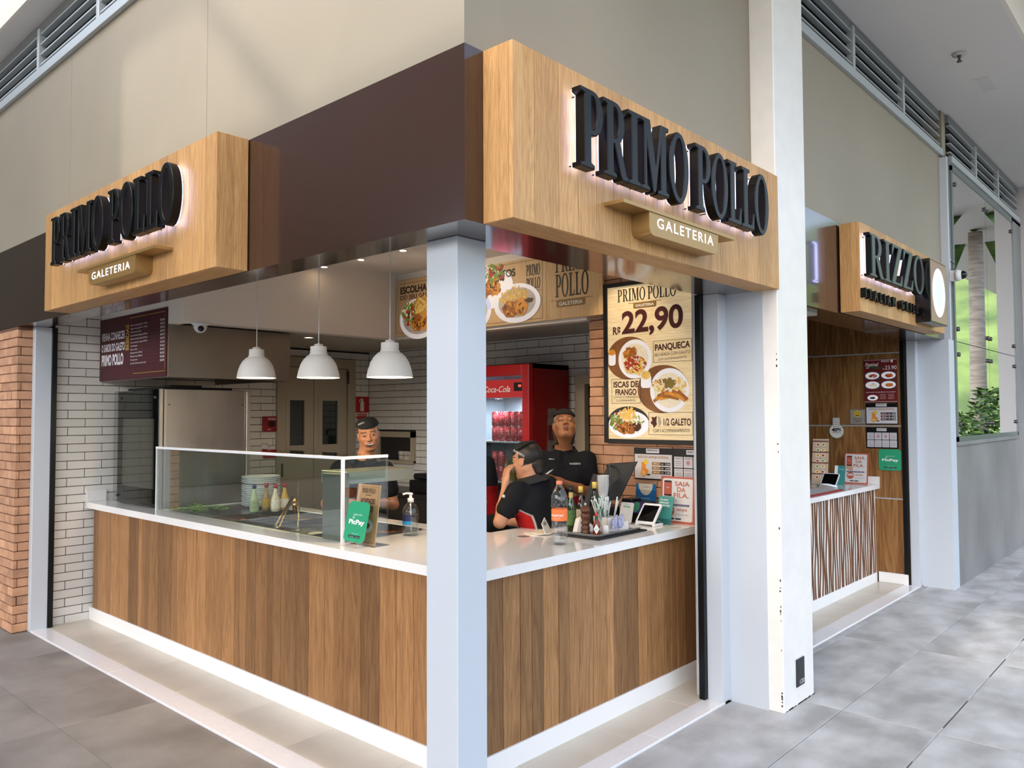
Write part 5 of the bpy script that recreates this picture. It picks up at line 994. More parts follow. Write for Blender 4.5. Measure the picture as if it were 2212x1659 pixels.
# ================================================================== NEIGHBOUR SHOP
rc=empty('counter_base',(4.8,.5,0),label='neighbouring counter front with wavy brown and white stripes',cat='counter')
obj('panel',MB().box(3.45,.405,.10,6.055,.46,.909),M('stripe_white','e6e1d8',.5),rc); obj('kickboard',MB().box(3.45,.398,.010,6.055,.43,.103),m_kick,rc)
m_slat=M('stripe_brown','6b4327',.5,var=.2,vscale=20,stretch=(1,1,.2)); rr=random.Random(4)
for i in range(52):
    x=3.48+i*.0495; ph=rr.random()*6.3; am=.008+.008*rr.random(); pts=[]
    if x>6.03: break
    L=[];Rr=[]
    for k in range(13):
        z=.104+.804*k/12; c=x+am*math.sin(ph+k*.45)+.006*math.sin(k*.9+i); wv=.0072+.002*math.sin(k*.6+i*1.3); L.append((c-wv,z)); Rr.append((c+wv,z))
    mb=MB()
    for k in range(12):
        a,b,c,d=L[k],Rr[k],Rr[k+1],L[k+1]; mb._add([(a[0],.398,a[1]),(b[0],.398,b[1]),(c[0],.398,c[1]),(d[0],.398,d[1]),(a[0],.405,a[1]),(b[0],.405,b[1]),(c[0],.405,c[1]),(d[0],.405,d[1])],[(0,1,2,3),(0,3,7,4),(1,5,6,2)])
    obj('wavy_slat',mb,m_slat,rc)
rt=empty('countertop',(4.8,.7,.91),label='white stone top of the neighbouring counter',cat='countertop'); obj('slab',MB().box(3.45,.36,.913,6.06,1.25,.957,ch=.002),m_quartz,rt); tag(obj('trim_10',MB().box(6.04,.36,.9575,6.06,.90,1.03),m_quartz),kind='structure')
def wallp(y0,z0,w,h,name,label,cat,mat,t=.006,r=.001):
    e=empty(name,(6.05,y0-w/2,z0),label=label,cat=cat); Q=Panel((6.060-t,y0,z0),(0,-1,0),(0,0,1)); co=rounded_card(Q,w,h,r,t-.001,mat,'board',e); return Q,co
m_fred2=M('fest_red','6d1419',.5); Q,co=wallp(.484,1.756,.306,.420,'poster','red pasta festival poster with four bowls, 23.90, on the wood wall','poster',m_fred2)
Q.text('Festival',.075,.355,.038,m_pw,2,w=.125,shear=.3,bold=.01); Q.text('das',.035,.335,.018,m_pw,2,shear=.3); Q.text('Massas',.115,.328,.032,M('fest_green','2c5a34',.5),2,w=.125,shear=.3,bold=.02); Q.text('23.90',.25,.318,.040,m_pw,2,w=.105); Q.text('R$',.185,.318,.012,m_pw,2); Q.serif('RIZZO',.20,.392,.016,.075,m_pw,2); Q.rect(.25,.388,.27,.412,m_pw,2)
for i,(u,v) in enumerate(((.077,.262),(.227,.262),(.077,.17),(.227,.17))): Q.rect(u-.07,v-.04,u+.07,v+.036,M('fest_photo','4a3c38',.5),1); Q.ell(u,v,.066,.036,mp,2); Q.blob(u+.006,v-.002,.044,.022,(frd,frd,fw_,fo)[i],3,60+i); Q.bits(u+.006,v-.002,.035,.016,[(fw_,fo,fg,frd)[i],frd if i!=2 else fw_],4,16,.006,70+i)
Q.text('Acrescente um grelhado à sua massa*',.153,.095,.012,m_pw,2,w=.28,shear=.3); Q.ell(.077,.045,.05,.028,mp,2); Q.blob(.077,.043,.028,.014,fdk,3,77)
for i in range(5):
    for j in range(2): Q.rect(.145+j*.075,.075-i*.011,.20+j*.075,.079-i*.011,M('fest_pale','b98f86',.5),2)
for i in range(30):
    for v in (.004,.412): Q.rect(.003+i*.0101,v,.008+i*.0101,v+.005,m_pw,2)
Q.done(co)
Q,co=wallp(.476,1.540,.298,.208,'notice_board','orange juice price board under the red pasta poster','notice board',m_suco); suco(Q,.298,.208,'RIZZO',co,False)
Q,co=wallp(.476,1.305,.298,.206,'notice_board','black board of eight white notices under the metal strip','notice board',m_suco); info(Q,.298,.206,'RIZZO',co)
Q,co=wallp(.364,1.094,.205,.205,'payment_sign','green rounded payment sign on the wood wall','sign',m_green,.006,.025); picpay(Q,.205,.205,co)
Q,co=wallp(.630,1.540,.148,.148,'smiley_sign','grey notice with a yellow smiley face on the wood wall','sign',M('smile_grey','9a938a',.5)); Q.frame(.006,.006,.142,.142,.002,m_pk,1); Q.ell(.074,.105,.032,.032,M('smile_yellow','d6b520',.5),2); Q.ell(.063,.114,.004,.006,m_pk,3); Q.ell(.085,.114,.004,.006,m_pk,3)
Q.poly([(.053,.100)]+arc(.074,.100,.021,.018,180,360,8)+[(.095,.100)]+arc(.074,.102,.018,.012,360,180,8),m_pk,3)
for i,s in enumerate(('SORRIA, VOCÊ','ESTÁ SENDO','FILMADO')): Q.text(s,.074,.052-i*.015,.009,m_pk,2,w=(.10,.085,.065)[i],bold=.01)
Q.done(co)
e=empty('cashback_tag',(5.9,.76,1.40),label='round white 40% cashback tag hanging on the wood wall',cat='sign'); Q=Panel((6.052,.838,1.395),(0,-1,0),(0,0,1)); mbx=MB(); mbx.prism(arc(.074,.074,.074,.074,0,360,28)[:-1],lambda a,b,d:Q.o+Q.u*a+Q.v*b-Q.n*d,.004); co=obj('disc',mbx,M('tag_green','7fae8d',.5),e); Q.ell(.074,.075,.068,.068,m_paper,1); Q.rrect(.038,.11,.108,.21,.008,m_paper,1.5); Q.frame(.044,.12,.102,.205,.003,m_pk,2)
for i in range(3): Q.rect(.054,.14+i*.02,.09,.145+i*.02,M('print_grey','77747a',.5),2.5)
Q.text('40%',.074,.072,.034,m_pk,3,w=.095,bold=.045); Q.text('CASHBACK',.074,.055,.011,M('print_grey','77747a',.5),3,w=.09); Q.done(co)
sa2=thing('notice_card',(5.95,.55,.957),'pink and white SAIA DA FILA notice on the neighbouring counter','notice'); saia((5.93,.66,.959),(0,-1,0),.14,.228,.30,sa2)
mh=thing('menu_holder',(5.70,.72,.957),'tall leaning menu stand with food photos on the neighbouring counter','menu holder'); Q=lean_panel((5.62,.86,.96),(.22,-1,0),.32); co=rounded_card(Q,.15,.46,.002,.006,M('menu_cream','cdb79c',.5),'sheet',mh)
for i in range(7):
    v=.40-i*.055; Q.rect(.0,v+.03,.15,v+.04,m_fred2,1) if i%2==0 else None
    for u in (.05,.10): Q.ell(u,v,.02,.016,fw_,1); Q.ell(u,v,.013,.010,(fo,frd,fg)[(i+int(u*20))%3],2)
Q.done(co)
t2=thing('teal_card',(5.82,.64,.957),'teal and white leaflet leaning on the neighbouring menu stand','leaflet'); Q=lean_panel((5.74,.69,.959),(.1,-1,0),.35); co=rounded_card(Q,.10,.19,.002,.004,MATS['leaflet_teal'],'leaflet',t2); Q.rect(.0,.0,.03,.19,m_pw,1); Q.text('Tem algum',.065,.15,.010,m_pw,2,w=.05); Q.done(co)
tb2=thing('tablet',(5.45,.62,.957),'white-edged tablet on a stand on the neighbouring counter','tablet'); Q=lean_panel((5.42,.70,.975),(0,-1,0),.8); co=rounded_card(Q,.15,.15,.012,.010,m_frame,'case',tb2); Q.rrect(.008,.008,.142,.142,.004,MATS['screen_black'],1,'screen'); Q.done(co); obj('stand',MB().tube([(5.42,.72,.965),(5.36,.66,.985),(5.36,.60,.985),(5.42,.54,.965)],.010,8),m_frame,tb2)
ps2=thing('till_monitor',(5.36,1.02,.957),'black till monitor at the left of the neighbouring counter','monitor'); obj('screen_back',MB()._add([(-.20,.02,.10),(.12,-.14,.10),(.22,-.10,.40),(-.10,.06,.40),(-.18,.06,.10),(.14,-.10,.10),(.24,-.06,.40),(-.08,.10,.40)],[(0,1,2,3),(7,6,5,4),(0,4,5,1),(1,5,6,2),(2,6,7,3),(3,7,4,0)]),m_black,ps2,True); obj('base',MB().box(-.14,-.08,0,.14,.10,.11,ch=.01),m_black,ps2,True)
rt2=thing('red_tray',(4.75,.52,.957),'red tray corner at the left of the neighbouring counter','tray'); obj('rim',MB().box(-.42,-.13,0,.42,.15,.012,ch=.005),M('tray_red','9c1f26',.4),rt2,True); obj('liner',MB().box(-.39,-.10,.0121,.39,.12,.0130),M('tray_paper','cfcac5',.5),rt2,True)
# sprinkler and patch on corridor ceiling
sp=thing('sprinkler',(5.03,-.648,4.571),'ceiling fire sprinkler on the corridor ceiling','sprinkler'); obj('rose',MB().lathe([(.0,0),(.055,0),(.05,-.018),(.0,-.02)],20),M('sprinkler_white','c9c7c2',.4),sp,True); obj('head',MB().lathe([(.0,-.018),(.016,-.018),(.010,-.04),(.010,-.06),(.020,-.064),(.020,-.070),(.0,-.070)],12),M('sprinkler_brown','6a5b4c',.4,.6),sp,True)
ptc=thing('ceiling_patch',(5.85,-.67,4.571),'faint repaired rectangle on the corridor ceiling','patch'); obj('plaster',MB().box(-.14,-.05,-.003,.16,.05,0).box(-.17,-.06,-.002,-.15,.06,0).box(.17,-.06,-.002,.20,.06,0),M('patch_white','dcdad6',.75),ptc,True)
# ================================================================== BEYOND (seen in the window's reflection)
m_leaf=M('shrub_leaf','2f4a24',.5,var=.5,vscale=6,col2='5d7d33'); rr=random.Random(8)
def shrub(x,y,r,h,label,z0=0):
    e=thing('shrub',(x,y,z0),label,'shrub','shrubs at the far end of the walkway'); mb=MB()
    for i in range(900):
        a=rr.random()*6.283; q=math.sqrt(rr.random())*r; zz=.15+rr.random()*h; k=.5+.5*math.sin(min(1,zz/h)*3.0); px,py=q*math.cos(a)*k,q*math.sin(a)*k; s=.05+.05*rr.random(); t=rr.random()*6.28; d=Vector((math.cos(t),math.sin(t),rr.uniform(-.4,.8))).normalized()*s; w2=d.orthogonal().normalized()*s*.35
        c=Vector((px,py,zz)); mb._add([c-d,c+w2,c+d,c-w2],[(0,1,2,3)])
    tag(obj('foliage',mb,m_leaf,e,True),kind='stuff'); obj('stem',MB().tube([(0,0,0),(0,0,h*.7)],.03,8),M('bark','6b5a48',.8),e,True)
shrub(12.4,-1.15,.40,1.9,'tall leafy shrub nearest the end wall'); shrub(13.5,-1.9,.55,1.5,'rounded leafy shrub in the middle of the row'); shrub(12.2,-2.6,.45,1.3,'lower leafy shrub by the terracotta pot')
pt=thing('terracotta_pot',(11.3,-2.0,0),'tall terracotta pot beside the shrubs','pot'); obj('pot',MB().lathe([(.0,0),(.16,0),(.24,.8),(.26,.8),(.26,.9),(.22,.9),(.20,.82),(.0,.80)],24),M('terracotta','a9532f',.7,var=.15,vscale=8),pt,True); obj('plant',MB().ball((0,0,1.05),.25,.25,.22),m_leaf,pt,True)
pm2=thing('palm_tree',(14.5,-1.75,0),'palm tree with a pale ringed trunk beyond the shrubs','tree'); obj('trunk',MB().tube([(0,0,0),(.03,0,2),(0,.02,5)],[.17,.14,.12],14),M('palm_bark','9a9084',.8,var=.3,vscale=4,stretch=(1,1,6)),pm2,True); mb=MB()
for i in range(16):
    a=i*.393; c,s=math.cos(a),math.sin(a); mb._add([(0,0,5),(c*.7-s*.2,s*.7+c*.2,5.5),(c*2.0,s*2.0,4.6),(c*.7+s*.2,s*.7-c*.2,5.5)],[(0,1,2,3)])
obj('fronds',mb,m_leaf,pm2,True)
hm=MB(); n=24
vs=[(34+6*math.sin(i*.5)+j*5,-34+i*3.0,-.1+ (j*3.6)*(1+.15*math.sin(i*.9+j))) for j in range(5) for i in range(n)]
hm.smooth=True; hm._add(vs,[(j*n+i,j*n+i+1,(j+1)*n+i+1,(j+1)*n+i) for j in range(4) for i in range(n-1)]); tag(obj('hillside',hm,M('hill_green','3d5230',.9,var=.5,vscale=.6,col2='6f8448',detail=8)),kind='structure')
# ================================================================== PEOPLE
# fixed world directions of the place: RT runs across the corner, FW leads into the shop, UP rises
RT=np.array([0.67133,-0.74114,-0.00391]); FW=np.array([0.74070,0.67073,0.03851]); UP=np.array([-0.02592,-0.02875,0.99925])
def nrm(v): v=np.asarray(v,float); return v/np.linalg.norm(v)
class SDF:
    def __init__(s): s.ops=[]
    def cone(s,a,b,ra,rb,k=.02,sub=False): s.ops.append(('c',np.array(a,float),np.array(b,float),ra,rb,k,sub)); return s
    def ell(s,c,r,M_=None,k=.02,sub=False): s.ops.append(('e',np.array(c,float),np.array(r,float),np.eye(3) if M_ is None else M_,None,k,sub)); return s
    def half(s,p,n,k=.0): s.ops.append(('h',np.array(p,float),nrm(n),0,0,k,True)); return s
    def mesh(s,fine=(),h=.008):
        lo=np.full(3,1e9); hi=np.full(3,-1e9)
        for o in s.ops:
            if o[6]: continue
            if o[0]=='c': r=max(o[3],o[4]); lo=np.minimum(lo,np.minimum(o[1],o[2])-r); hi=np.maximum(hi,np.maximum(o[1],o[2])+r)
            else: r=o[2].max(); lo=np.minimum(lo,o[1]-r); hi=np.maximum(hi,o[1]+r)
        lo-=.03; hi+=.03; ax=[]
        for d in range(3):
            t=lo[d]; L=[t]
            while t<hi[d]:
                st=h
                for (c,r,hh) in fine:
                    if abs(t-c[d])<r: st=min(st,hh)
                t+=st; L.append(t)
            ax.append(np.array(L))
        n=[len(a) for a in ax]; D=np.full(n,9.0,np.float32)
        for o in s.ops:
            if o[0]=='c': r=max(o[3],o[4]); l2=np.minimum(o[1],o[2])-r; h2=np.maximum(o[1],o[2])+r
            elif o[0]=='e': r=o[2].max(); l2=o[1]-r; h2=o[1]+r
            else: l2=lo; h2=hi
            m=.03+o[5]
            sl=[slice(max(0,np.searchsorted(ax[d],l2[d]-m)),min(n[d],np.searchsorted(ax[d],h2[d]+m)+1)) for d in range(3)]
            X,Y,Z=np.meshgrid(ax[0][sl[0]],ax[1][sl[1]],ax[2][sl[2]],indexing='ij')
            if X.size==0: continue
            if o[0]=='c':
                a,b,ra,rb=o[1:5]; ab=b-a; L2=max(ab@ab,1e-9); t=np.clip(((X-a[0])*ab[0]+(Y-a[1])*ab[1]+(Z-a[2])*ab[2])/L2,0,1)
                d_=np.sqrt((X-a[0]-t*ab[0])**2+(Y-a[1]-t*ab[1])**2+(Z-a[2]-t*ab[2])**2)-(ra+(rb-ra)*t)
            elif o[0]=='e':
                c,r,Mx=o[1:4]; x,y,z=X-c[0],Y-c[1],Z-c[2]; u=(x*Mx[0,0]+y*Mx[1,0]+z*Mx[2,0])/r[0]; v=(x*Mx[0,1]+y*Mx[1,1]+z*Mx[2,1])/r[1]; w_=(x*Mx[0,2]+y*Mx[1,2]+z*Mx[2,2])/r[2]
                q=np.sqrt(u*u+v*v+w_*w_); d_=(q-1)*r.min()*np.minimum(1.0,1.0)*(q/np.maximum(np.sqrt((u/r[0])**2+(v/r[1])**2+(w_/r[2])**2)*r.min(),1e-6))
            else:
                d_=(X-o[1][0])*o[2][0]+(Y-o[1][1])*o[2][1]+(Z-o[1][2])*o[2][2]
            S_=D[sl[0],sl[1],sl[2]]; k=max(o[5],1e-4)
            if o[6]:
                b=(-d_ if o[0]!='h' else d_); g=np.clip(k-np.abs(S_-b),0,None)/k; D[sl[0],sl[1],sl[2]]=np.maximum(S_,b)+g*g*k*.25
            else:
                g=np.clip(k-np.abs(S_-d_),0,None)/k; D[sl[0],sl[1],sl[2]]=np.minimum(S_,d_)-g*g*k*.25
        ins=D<0; c=[slice(None,-1),slice(1,None)]
        cnt=np.zeros([q-1 for q in n],np.int8)
        for i in (0,1):
            for j in (0,1):
                for k in (0,1): cnt+=ins[c[i],c[j],c[k]]
        act=(cnt>0)&(cnt<8); idx=np.full(act.shape,-1,np.int64); I=np.argwhere(act); idx[act]=np.arange(len(I))
        acc=np.zeros((len(I),3)); num=np.zeros(len(I)); co=[(i,j,k) for i in (0,1) for j in (0,1) for k in (0,1)]
        for p in co:
            for d in range(3):
                if p[d]==0:
                    q=list(p); q[d]=1
                    A=I+np.array(p); B=I+np.array(q); da=D[A[:,0],A[:,1],A[:,2]]; db=D[B[:,0],B[:,1],B[:,2]]; cr=(da<0)!=(db<0)
                    t=np.where(cr,da/np.where(cr,da-db,1),0); pa=np.stack([ax[e][A[:,e]] for e in range(3)],1); pb=np.stack([ax[e][B[:,e]] for e in range(3)],1)
                    acc+=np.where(cr[:,None],pa+(pb-pa)*t[:,None],0); num+=cr
        V=acc/num[:,None]; F=[]
        for d in range(3):
            e,f=[(1,2),(2,0),(0,1)][d]; s0=[slice(None)]*3; s1=[slice(None)]*3; s0[d]=slice(None,-1); s1[d]=slice(1,None)
            a=ins[tuple(s0)]; b=ins[tuple(s1)]; E=np.argwhere(a!=b); E=E[(E[:,e]>0)&(E[:,f]>0)&(E[:,e]<n[e]-1)&(E[:,f]<n[f]-1)]
            fl=a[E[:,0],E[:,1],E[:,2]]; q=[]
            for (x,y) in ((-1,-1),(0,-1),(0,0),(-1,0)):
                G=E.copy(); G[:,e]+=x; G[:,f]+=y; q.append(idx[G[:,0],G[:,1],G[:,2]])
            Q=np.stack(q,1); Q[~fl]=Q[~fl][:,::-1]; F.append(Q)
        return V,np.concatenate(F)
def np_mesh(name,V,F,mat,col=None,smooth=1):
    if smooth:
        for _ in range(smooth):
            acc=np.zeros_like(V); cn=np.zeros(len(V))
            for i in range(4):
                a=F[:,i]; b=F[:,(i+1)%4]; np.add.at(acc,a,V[b]); np.add.at(cn,a,1); np.add.at(acc,b,V[a]); np.add.at(cn,b,1)
            V=V*.6+.4*acc/np.maximum(cn,1)[:,None]
    me=bpy.data.meshes.new(name); me.vertices.add(len(V)); me.vertices.foreach_set('co',V.astype(np.float32).ravel()); me.loops.add(F.size); me.loops.foreach_set('vertex_index',F.astype(np.int32).ravel()); me.polygons.add(len(F)); me.polygons.foreach_set('loop_start',np.arange(0,F.size,4,dtype=np.int32)); me.polygons.foreach_set('loop_total',np.full(len(F),4,np.int32)); me.polygons.foreach_set('use_smooth',np.ones(len(F),bool)); me.update(calc_edges=True); me.validate()
    me.materials.append(mat)
    if col is not None:
        at_=me.color_attributes.new('paint','FLOAT_COLOR','POINT'); at_.data.foreach_set('color',np.concatenate([col,np.ones((len(col),1))],1).astype(np.float32).ravel())
    return me
def paint_mat(name,rough,sss=0,spec=.4):
    m=bpy.data.materials.new(name); m.use_nodes=True; t=m.node_tree; p=t.nodes['Principled BSDF']; a=t.nodes.new('ShaderNodeAttribute'); a.attribute_name='paint'
    n=t.nodes.new('ShaderNodeTexNoise'); n.inputs['Scale'].default_value=90; h=t.nodes.new('ShaderNodeHueSaturation'); mr=t.nodes.new('ShaderNodeMapRange'); mr.inputs[3].default_value=.9; mr.inputs[4].default_value=1.1; t.links.new(n.outputs['Fac'],mr.inputs[0]); t.links.new(mr.outputs[0],h.inputs['Value']); t.links.new(a.outputs['Color'],h.inputs['Color']); t.links.new(h.outputs[0],p.inputs['Base Color'])
    p.inputs['Roughness'].default_value=rough; p.inputs['Specular IOR Level'].default_value=spec; p.inputs['Subsurface Weight'].default_value=sss; p.inputs['Subsurface Radius'].default_value=(.006,.003,.002); return m
m_skin=paint_mat('skin',.5,.08); m_cloth=paint_mat('polo_cotton',.85,0,.15); m_trou=M('trousers_black','15161a',.85); m_hair=M('hair_dark','120e0c',.5,bump=.4,bscale=160,stretch=(1,1,.2)); m_capm=M('cap_black','0e0f11',.85,bump=.15,bscale=200)
def C3(h): return np.array(srgb(h)[:3])
def frame(f,u): f=nrm(f); l=nrm(np.cross(u,f)); return np.stack([f,l,np.cross(f,l)],1)   # columns: forward, left, up
def head_ops(S,H,Mh,smile=0,pout=0,closed=0):
    P=lambda x,y,z:H+Mh@np.array([x,y,z])
    S.ell(P(-.012,0,.032),(.094,.074,.088),Mh,.02); S.ell(P(.026,0,-.036),(.060,.060+.005*smile,.078),Mh,.03)
    S.ell(P(.056,0,-.098),(.026,.030,.020),Mh,.02)
    for s in (-1,1):
        S.cone(P(-.005,s*.050,-.05),P(.048,s*.022,-.098),.020,.016,.02); S.ell(P(.056,s*.036,-.034+.006*smile),(.024+.004*smile,.024,.022),Mh,.02)
        S.ell(P(-.006,s*.075,-.006),(.019,.009,.031),Mh,.006); S.ell(P(-.002,s*.083,-.008),(.008,.006,.016),Mh,.006,True)
    S.cone(P(.074,-.034,.020),P(.074,.034,.020),.013,.013,.018)
    for s in (-1,1):
        S.ell(P(.097,s*.032,-.001),(.014,.017,.010),Mh,.010,True); S.ell(P(.075,s*.031,-.002),(.014,.0155,.0115 if not closed else .0125),Mh,.004)
    S.cone(P(.082,0,.008),P(.103,0,-.032),.008,.0115,.010)
    for s in (-1,1): S.ell(P(.092,s*.0125,-.037),(.010,.0085,.007),Mh,.005)
    if smile:
        S.ell(P(.078,0,-.068),(.015,.040,.020),Mh,.014); S.ell(P(.098,0,-.071),(.018,.031,.014),Mh,.003,True)
        S.ell(P(.082,0,-.053),(.010,.031,.0045),Mh,.004); S.ell(P(.078,0,-.086),(.011,.024,.0055),Mh,.004); S.ell(P(.076,0,-.062),(.012,.027,.0065),Mh,.002)
    else:
        S.ell(P(.084+.006*pout,0,-.0645),(.012,.022-.004*pout,.0055),Mh,.005); S.ell(P(.083+.006*pout,0,-.0745),(.012,.019-.003*pout,.0065),Mh,.005)
def head_paint(V,H,Mh,col,skin,smile=0,pout=0,closed=0,lip='8a4a40',hairc='15100d',stub=False):
    q=(V-H)@Mh; x,y,z=q[:,0],q[:,1],q[:,2]; ay=np.abs(y); near=(np.linalg.norm(q,axis=1)<.16)
    def mix(mask,c,a=1.0):
        k=(np.asarray(mask,float)*a)[:,None]; col[:]=col*(1-k)+C3(c)*k
    sm=lambda d,s=3.0: np.clip((1-d)*s,0,1)   # soft edge of an ellipse test
    hair=near&(z>-.055)&((x<-.014)&(ay<.071)|(z>.070)|((x<.018)&(z>.015)))&(z>-.03-.2*(x+.02)); mix(hair,hairc)
    zs=z-5.0*y*y if smile else z
    lz=-.0695; lw=.025 if not pout else .021
    if smile:
        nm=(near&(x>.045)).astype(float); mix(nm*sm((y/.041)**2+((zs+.0725)/.021)**2),lip,.6); mix(nm*sm((y/.033)**2+((zs+.0725)/.0145)**2),'2a0f0c',1); mix(nm*sm((y/.029)**2+((zs+.066)/.0058)**2,4),'e4ddd0',1)
    else: mix((near&(x>.05))*sm((y/lw)**2+((z-lz)/.0125)**2),lip,.85); mix(near&(x>.06)&(ay<lw*.9)&(np.abs(z-lz-.0005)<.0016),'4a2420',.9)
    bz=.0245-2.2*(ay-.036)**2*2.2-(ay-.03)*.06; mix((near&(x>.03))*np.clip((.0055-np.abs(z-bz))/.002,0,1)*np.clip((.024-np.abs(ay-.034))/.004,0,1),hairc,.85)
    for s in (-1,1):
        ey=y-s*.032
        if closed: mix(near&(x>.05)&((ey/.019)**2+((z+.008-12*ey**2)/.0030)**2<1),'1a100c',.9); mix(near&(x>.05)&((ey/.019)**2+((z-.001)/.008)**2<1)&(z>-.006),skin,.0)
        else:
            hh=.0058 if not smile else .0030
            el=near&(x>.05)&((ey/.0165)**2+((z+.002)/(hh+.0022))**2<1); mix(el,'1a100c',.85); el=near&(x>.05)&((ey/.0145)**2+((z+.0025)/hh)**2<1); mix(el,'b9b0a6',.9); mix(el&(ey**2+(z+.002)**2<.0072**2),'170e0a')
    mix(near&(x>.085)&(ay<.008)&(ay>.003)&(z<-.040)&(z>-.047),'2a140e',.7)
def hand_ops(S,W,fd,pn,side,curls,spread=.10,size=1.0,thumb=(.6,.5)):
    """W wrist, fd finger direction, pn palm normal (the way the palm faces), side +1 if the thumb lies along cross(fd,pn)"""
    fd=nrm(fd); pn=nrm(pn-fd*(fd@pn)); lat=np.cross(fd,pn)*side; k=size
    S.cone(W,W+fd*.03*k,.024*k,.028*k,.02); Mh=np.stack([fd,lat,pn],1); S.ell(W+fd*.055*k,(.045*k,.037*k,.016*k),Mh,.012)
    for i,(o,L) in enumerate(((.028,.068),(.0095,.076),(-.0095,.070),(-.027,.055))):
        b=W+fd*.088*k+lat*o*k; d=nrm(fd+lat*spread*(o/.028)); r=.0088*k; c=curls[i]; p=b-fd*.02*k; prev=b; S.cone(p,b,r*1.05,r*1.05,.008); ang=0
        for j,f in enumerate((.45,.32,.23)):
            ang+=c*(.8,1.1,.8)[j]; dd=d*math.cos(ang)+pn*math.sin(ang); nx=prev+dd*L*f*k; S.cone(prev,nx,r,r*.9,.004); prev=nx; r*=.93
    t0=W+fd*.025*k+lat*.026*k; t1=t0+nrm(lat*.75+fd*.65+pn*.25)*.042*k; t2=t1+nrm(fd*(.9)+lat*(.45-thumb[0])+pn*thumb[1])*.032*k; t3=t2+nrm(fd*.8+lat*(.1-thumb[0])+pn*(thumb[1]+.2))*.026*k
    S.cone(t0,t1,.014*k,.0115*k,.010); S.cone(t1,t2,.0108*k,.0098*k,.004); S.cone(t2,t3,.0098*k,.0085*k,.004)
def person(label,J,skin,face,hands=(),red=True,cap=True,lean=False):
    """J: H head centre, f face direction, u head up, N neck base, SL SR shoulders, EL ER elbows, WL WR wrists, PV pelvis, feet"""
    H=J['H']; Mh=frame(J['f'],J['u']); base=Vector((J['PV'][0],J['PV'][1],0)); e=empty('person',base,label=label,cat='person')
    S=SDF(); head_ops(S,H,Mh,**{k:face.get(k,0) for k in ('smile','pout','closed')})
    N=J['N']; SL,SR,PV=J['SL'],J['SR'],J['PV']; mid=(SL+SR)/2; S.cone(H+Mh@np.array([-.022,0,-.055]),N,.054,.060,.03); S.cone(H+Mh@np.array([.01,0,-.075]),N+Mh[:,0]*.012,.036,.042,.03)
    lat=nrm(SL-SR); dn=nrm(PV-mid); fwd=nrm(np.cross(lat,-dn)); fwd=fwd if fwd@np.array(J['bf'])>0 else -fwd
    tors=[(SL-lat*.03-np.array([0,0,.012]),SR+lat*.03-np.array([0,0,.012]),.058,.058)]
    for s in (-1,1): tors+= [(mid+lat*s*.075+dn*.10,PV+lat*s*.06-dn*.12,.098,.085),(PV+lat*s*.06-dn*.12,PV+lat*s*.075,.085,.105)]
    tors+=[(mid+dn*.03-fwd*.01,N,.075,.055)]
    chest=[(mid+lat*s*.07+dn*.15+fwd*.055,.07) for s in (-1,1)]
    for a,b,ra,rb in tors: S.cone(a,b,ra-.008,rb-.008,.04)
    for c,r in chest: S.cone(c,c+dn*.03,r-.012,r-.012,.05)
    arms=[]
    for sd in 'LR':
        s,el,w=J['S'+sd],J['E'+sd],J['W'+sd]; arms.append((s,el,w)); S.cone(s,el,.046,.038,.03); S.cone(el,(el*.6+w*.4),.038,.037,.015); S.cone(el*.6+w*.4,w,.037,.025,.015)
    for hd in hands: hand_ops(S,*hd)
    fl=0.0; legs=[]
    for s in (-1,1):
        hip=PV+lat*s*.085; kn=np.array([hip[0],hip[1],PV[2]*.53])+fwd*.03; an=np.array([hip[0],hip[1],.09]); legs.append((hip,kn,an)); S.cone(hip,kn,.075,.055,.03); S.cone(kn,an,.052,.040,.02)
    fine=[(H,.135,.0034)]+[(h[0]+nrm(h[1])*.07,.10,.0045) for h in hands]
    V,F=S.mesh(fine,.0095); col=np.tile(C3(skin),(len(V),1)); head_paint(V,H,Mh,col,skin,face.get('smile',0),face.get('pout',0),face.get('closed',0),face.get('lip','8a4a40'))
    body=link('body',np_mesh('body',V,F,m_skin,col,1),e)
    # polo shirt
    T=SDF()
    for a,b,ra,rb in tors[:-1]: T.cone(a,b,ra+.006,rb+.006,.05)
    T.cone(mid+dn*.02-fwd*.01,N+nrm(N-mid)*.0-np.array([0,0,.015]),.085,.068,.04)
    for c,r in chest: T.cone(c,c+dn*.03,r,r,.05)
    for (s,el,w) in arms: T.cone(s,s*.42+el*.58,.060,.062,.035)
    up=nrm(H-N)
    T.cone(N+up*.02,N+up*.15,.062,.075,.006,True); T.cone(N+fwd*.09+up*.03,mid+dn*.09+fwd*.145,.034,.016,.006,True)
    for (s,el,w) in arms:
        d=nrm(el-s); T.half(s*.42+el*.58+d*.0,d) if False else None
    V2,F2=T.mesh([],.0048); pc=np.tile(C3(J.get('polo','17181c')),(len(V2),1))
    if red:
        rel=V2-mid; h=rel@dn; la=rel@lat; fo=rel@fwd; side=np.abs(la)
        ins_=(h>.12)&(h<.60)
        edge=.10+.0*h; r0,r1,r2,r3=J.get('red',(.13,.14,.085,-.015)); ins_=(h>r0-.01)&(h<.60); wdt=np.clip((h-r0)/r1,0,1)*r2
        dd=wdt-np.abs(fo-r3); base_=(ins_&(side>.07)).astype(float)
        for (s,el,w) in arms:
            ab=el-s; t=np.clip(((V2-s)@ab)/(ab@ab),0,1); dist=np.linalg.norm(V2-s-t[:,None]*ab,axis=1); base_*=1-((dist<.072)&(t>.12))
        kr=(base_*np.clip(dd/.006+.5,0,1))[:,None]; kw=(base_*np.clip(1-np.abs(dd+.006)/.007,0,1))[:,None]
        pc=pc*(1-kr)+C3('a31a1c')*kr; pc=pc*(1-kw)+C3('c9c4c2')*kw
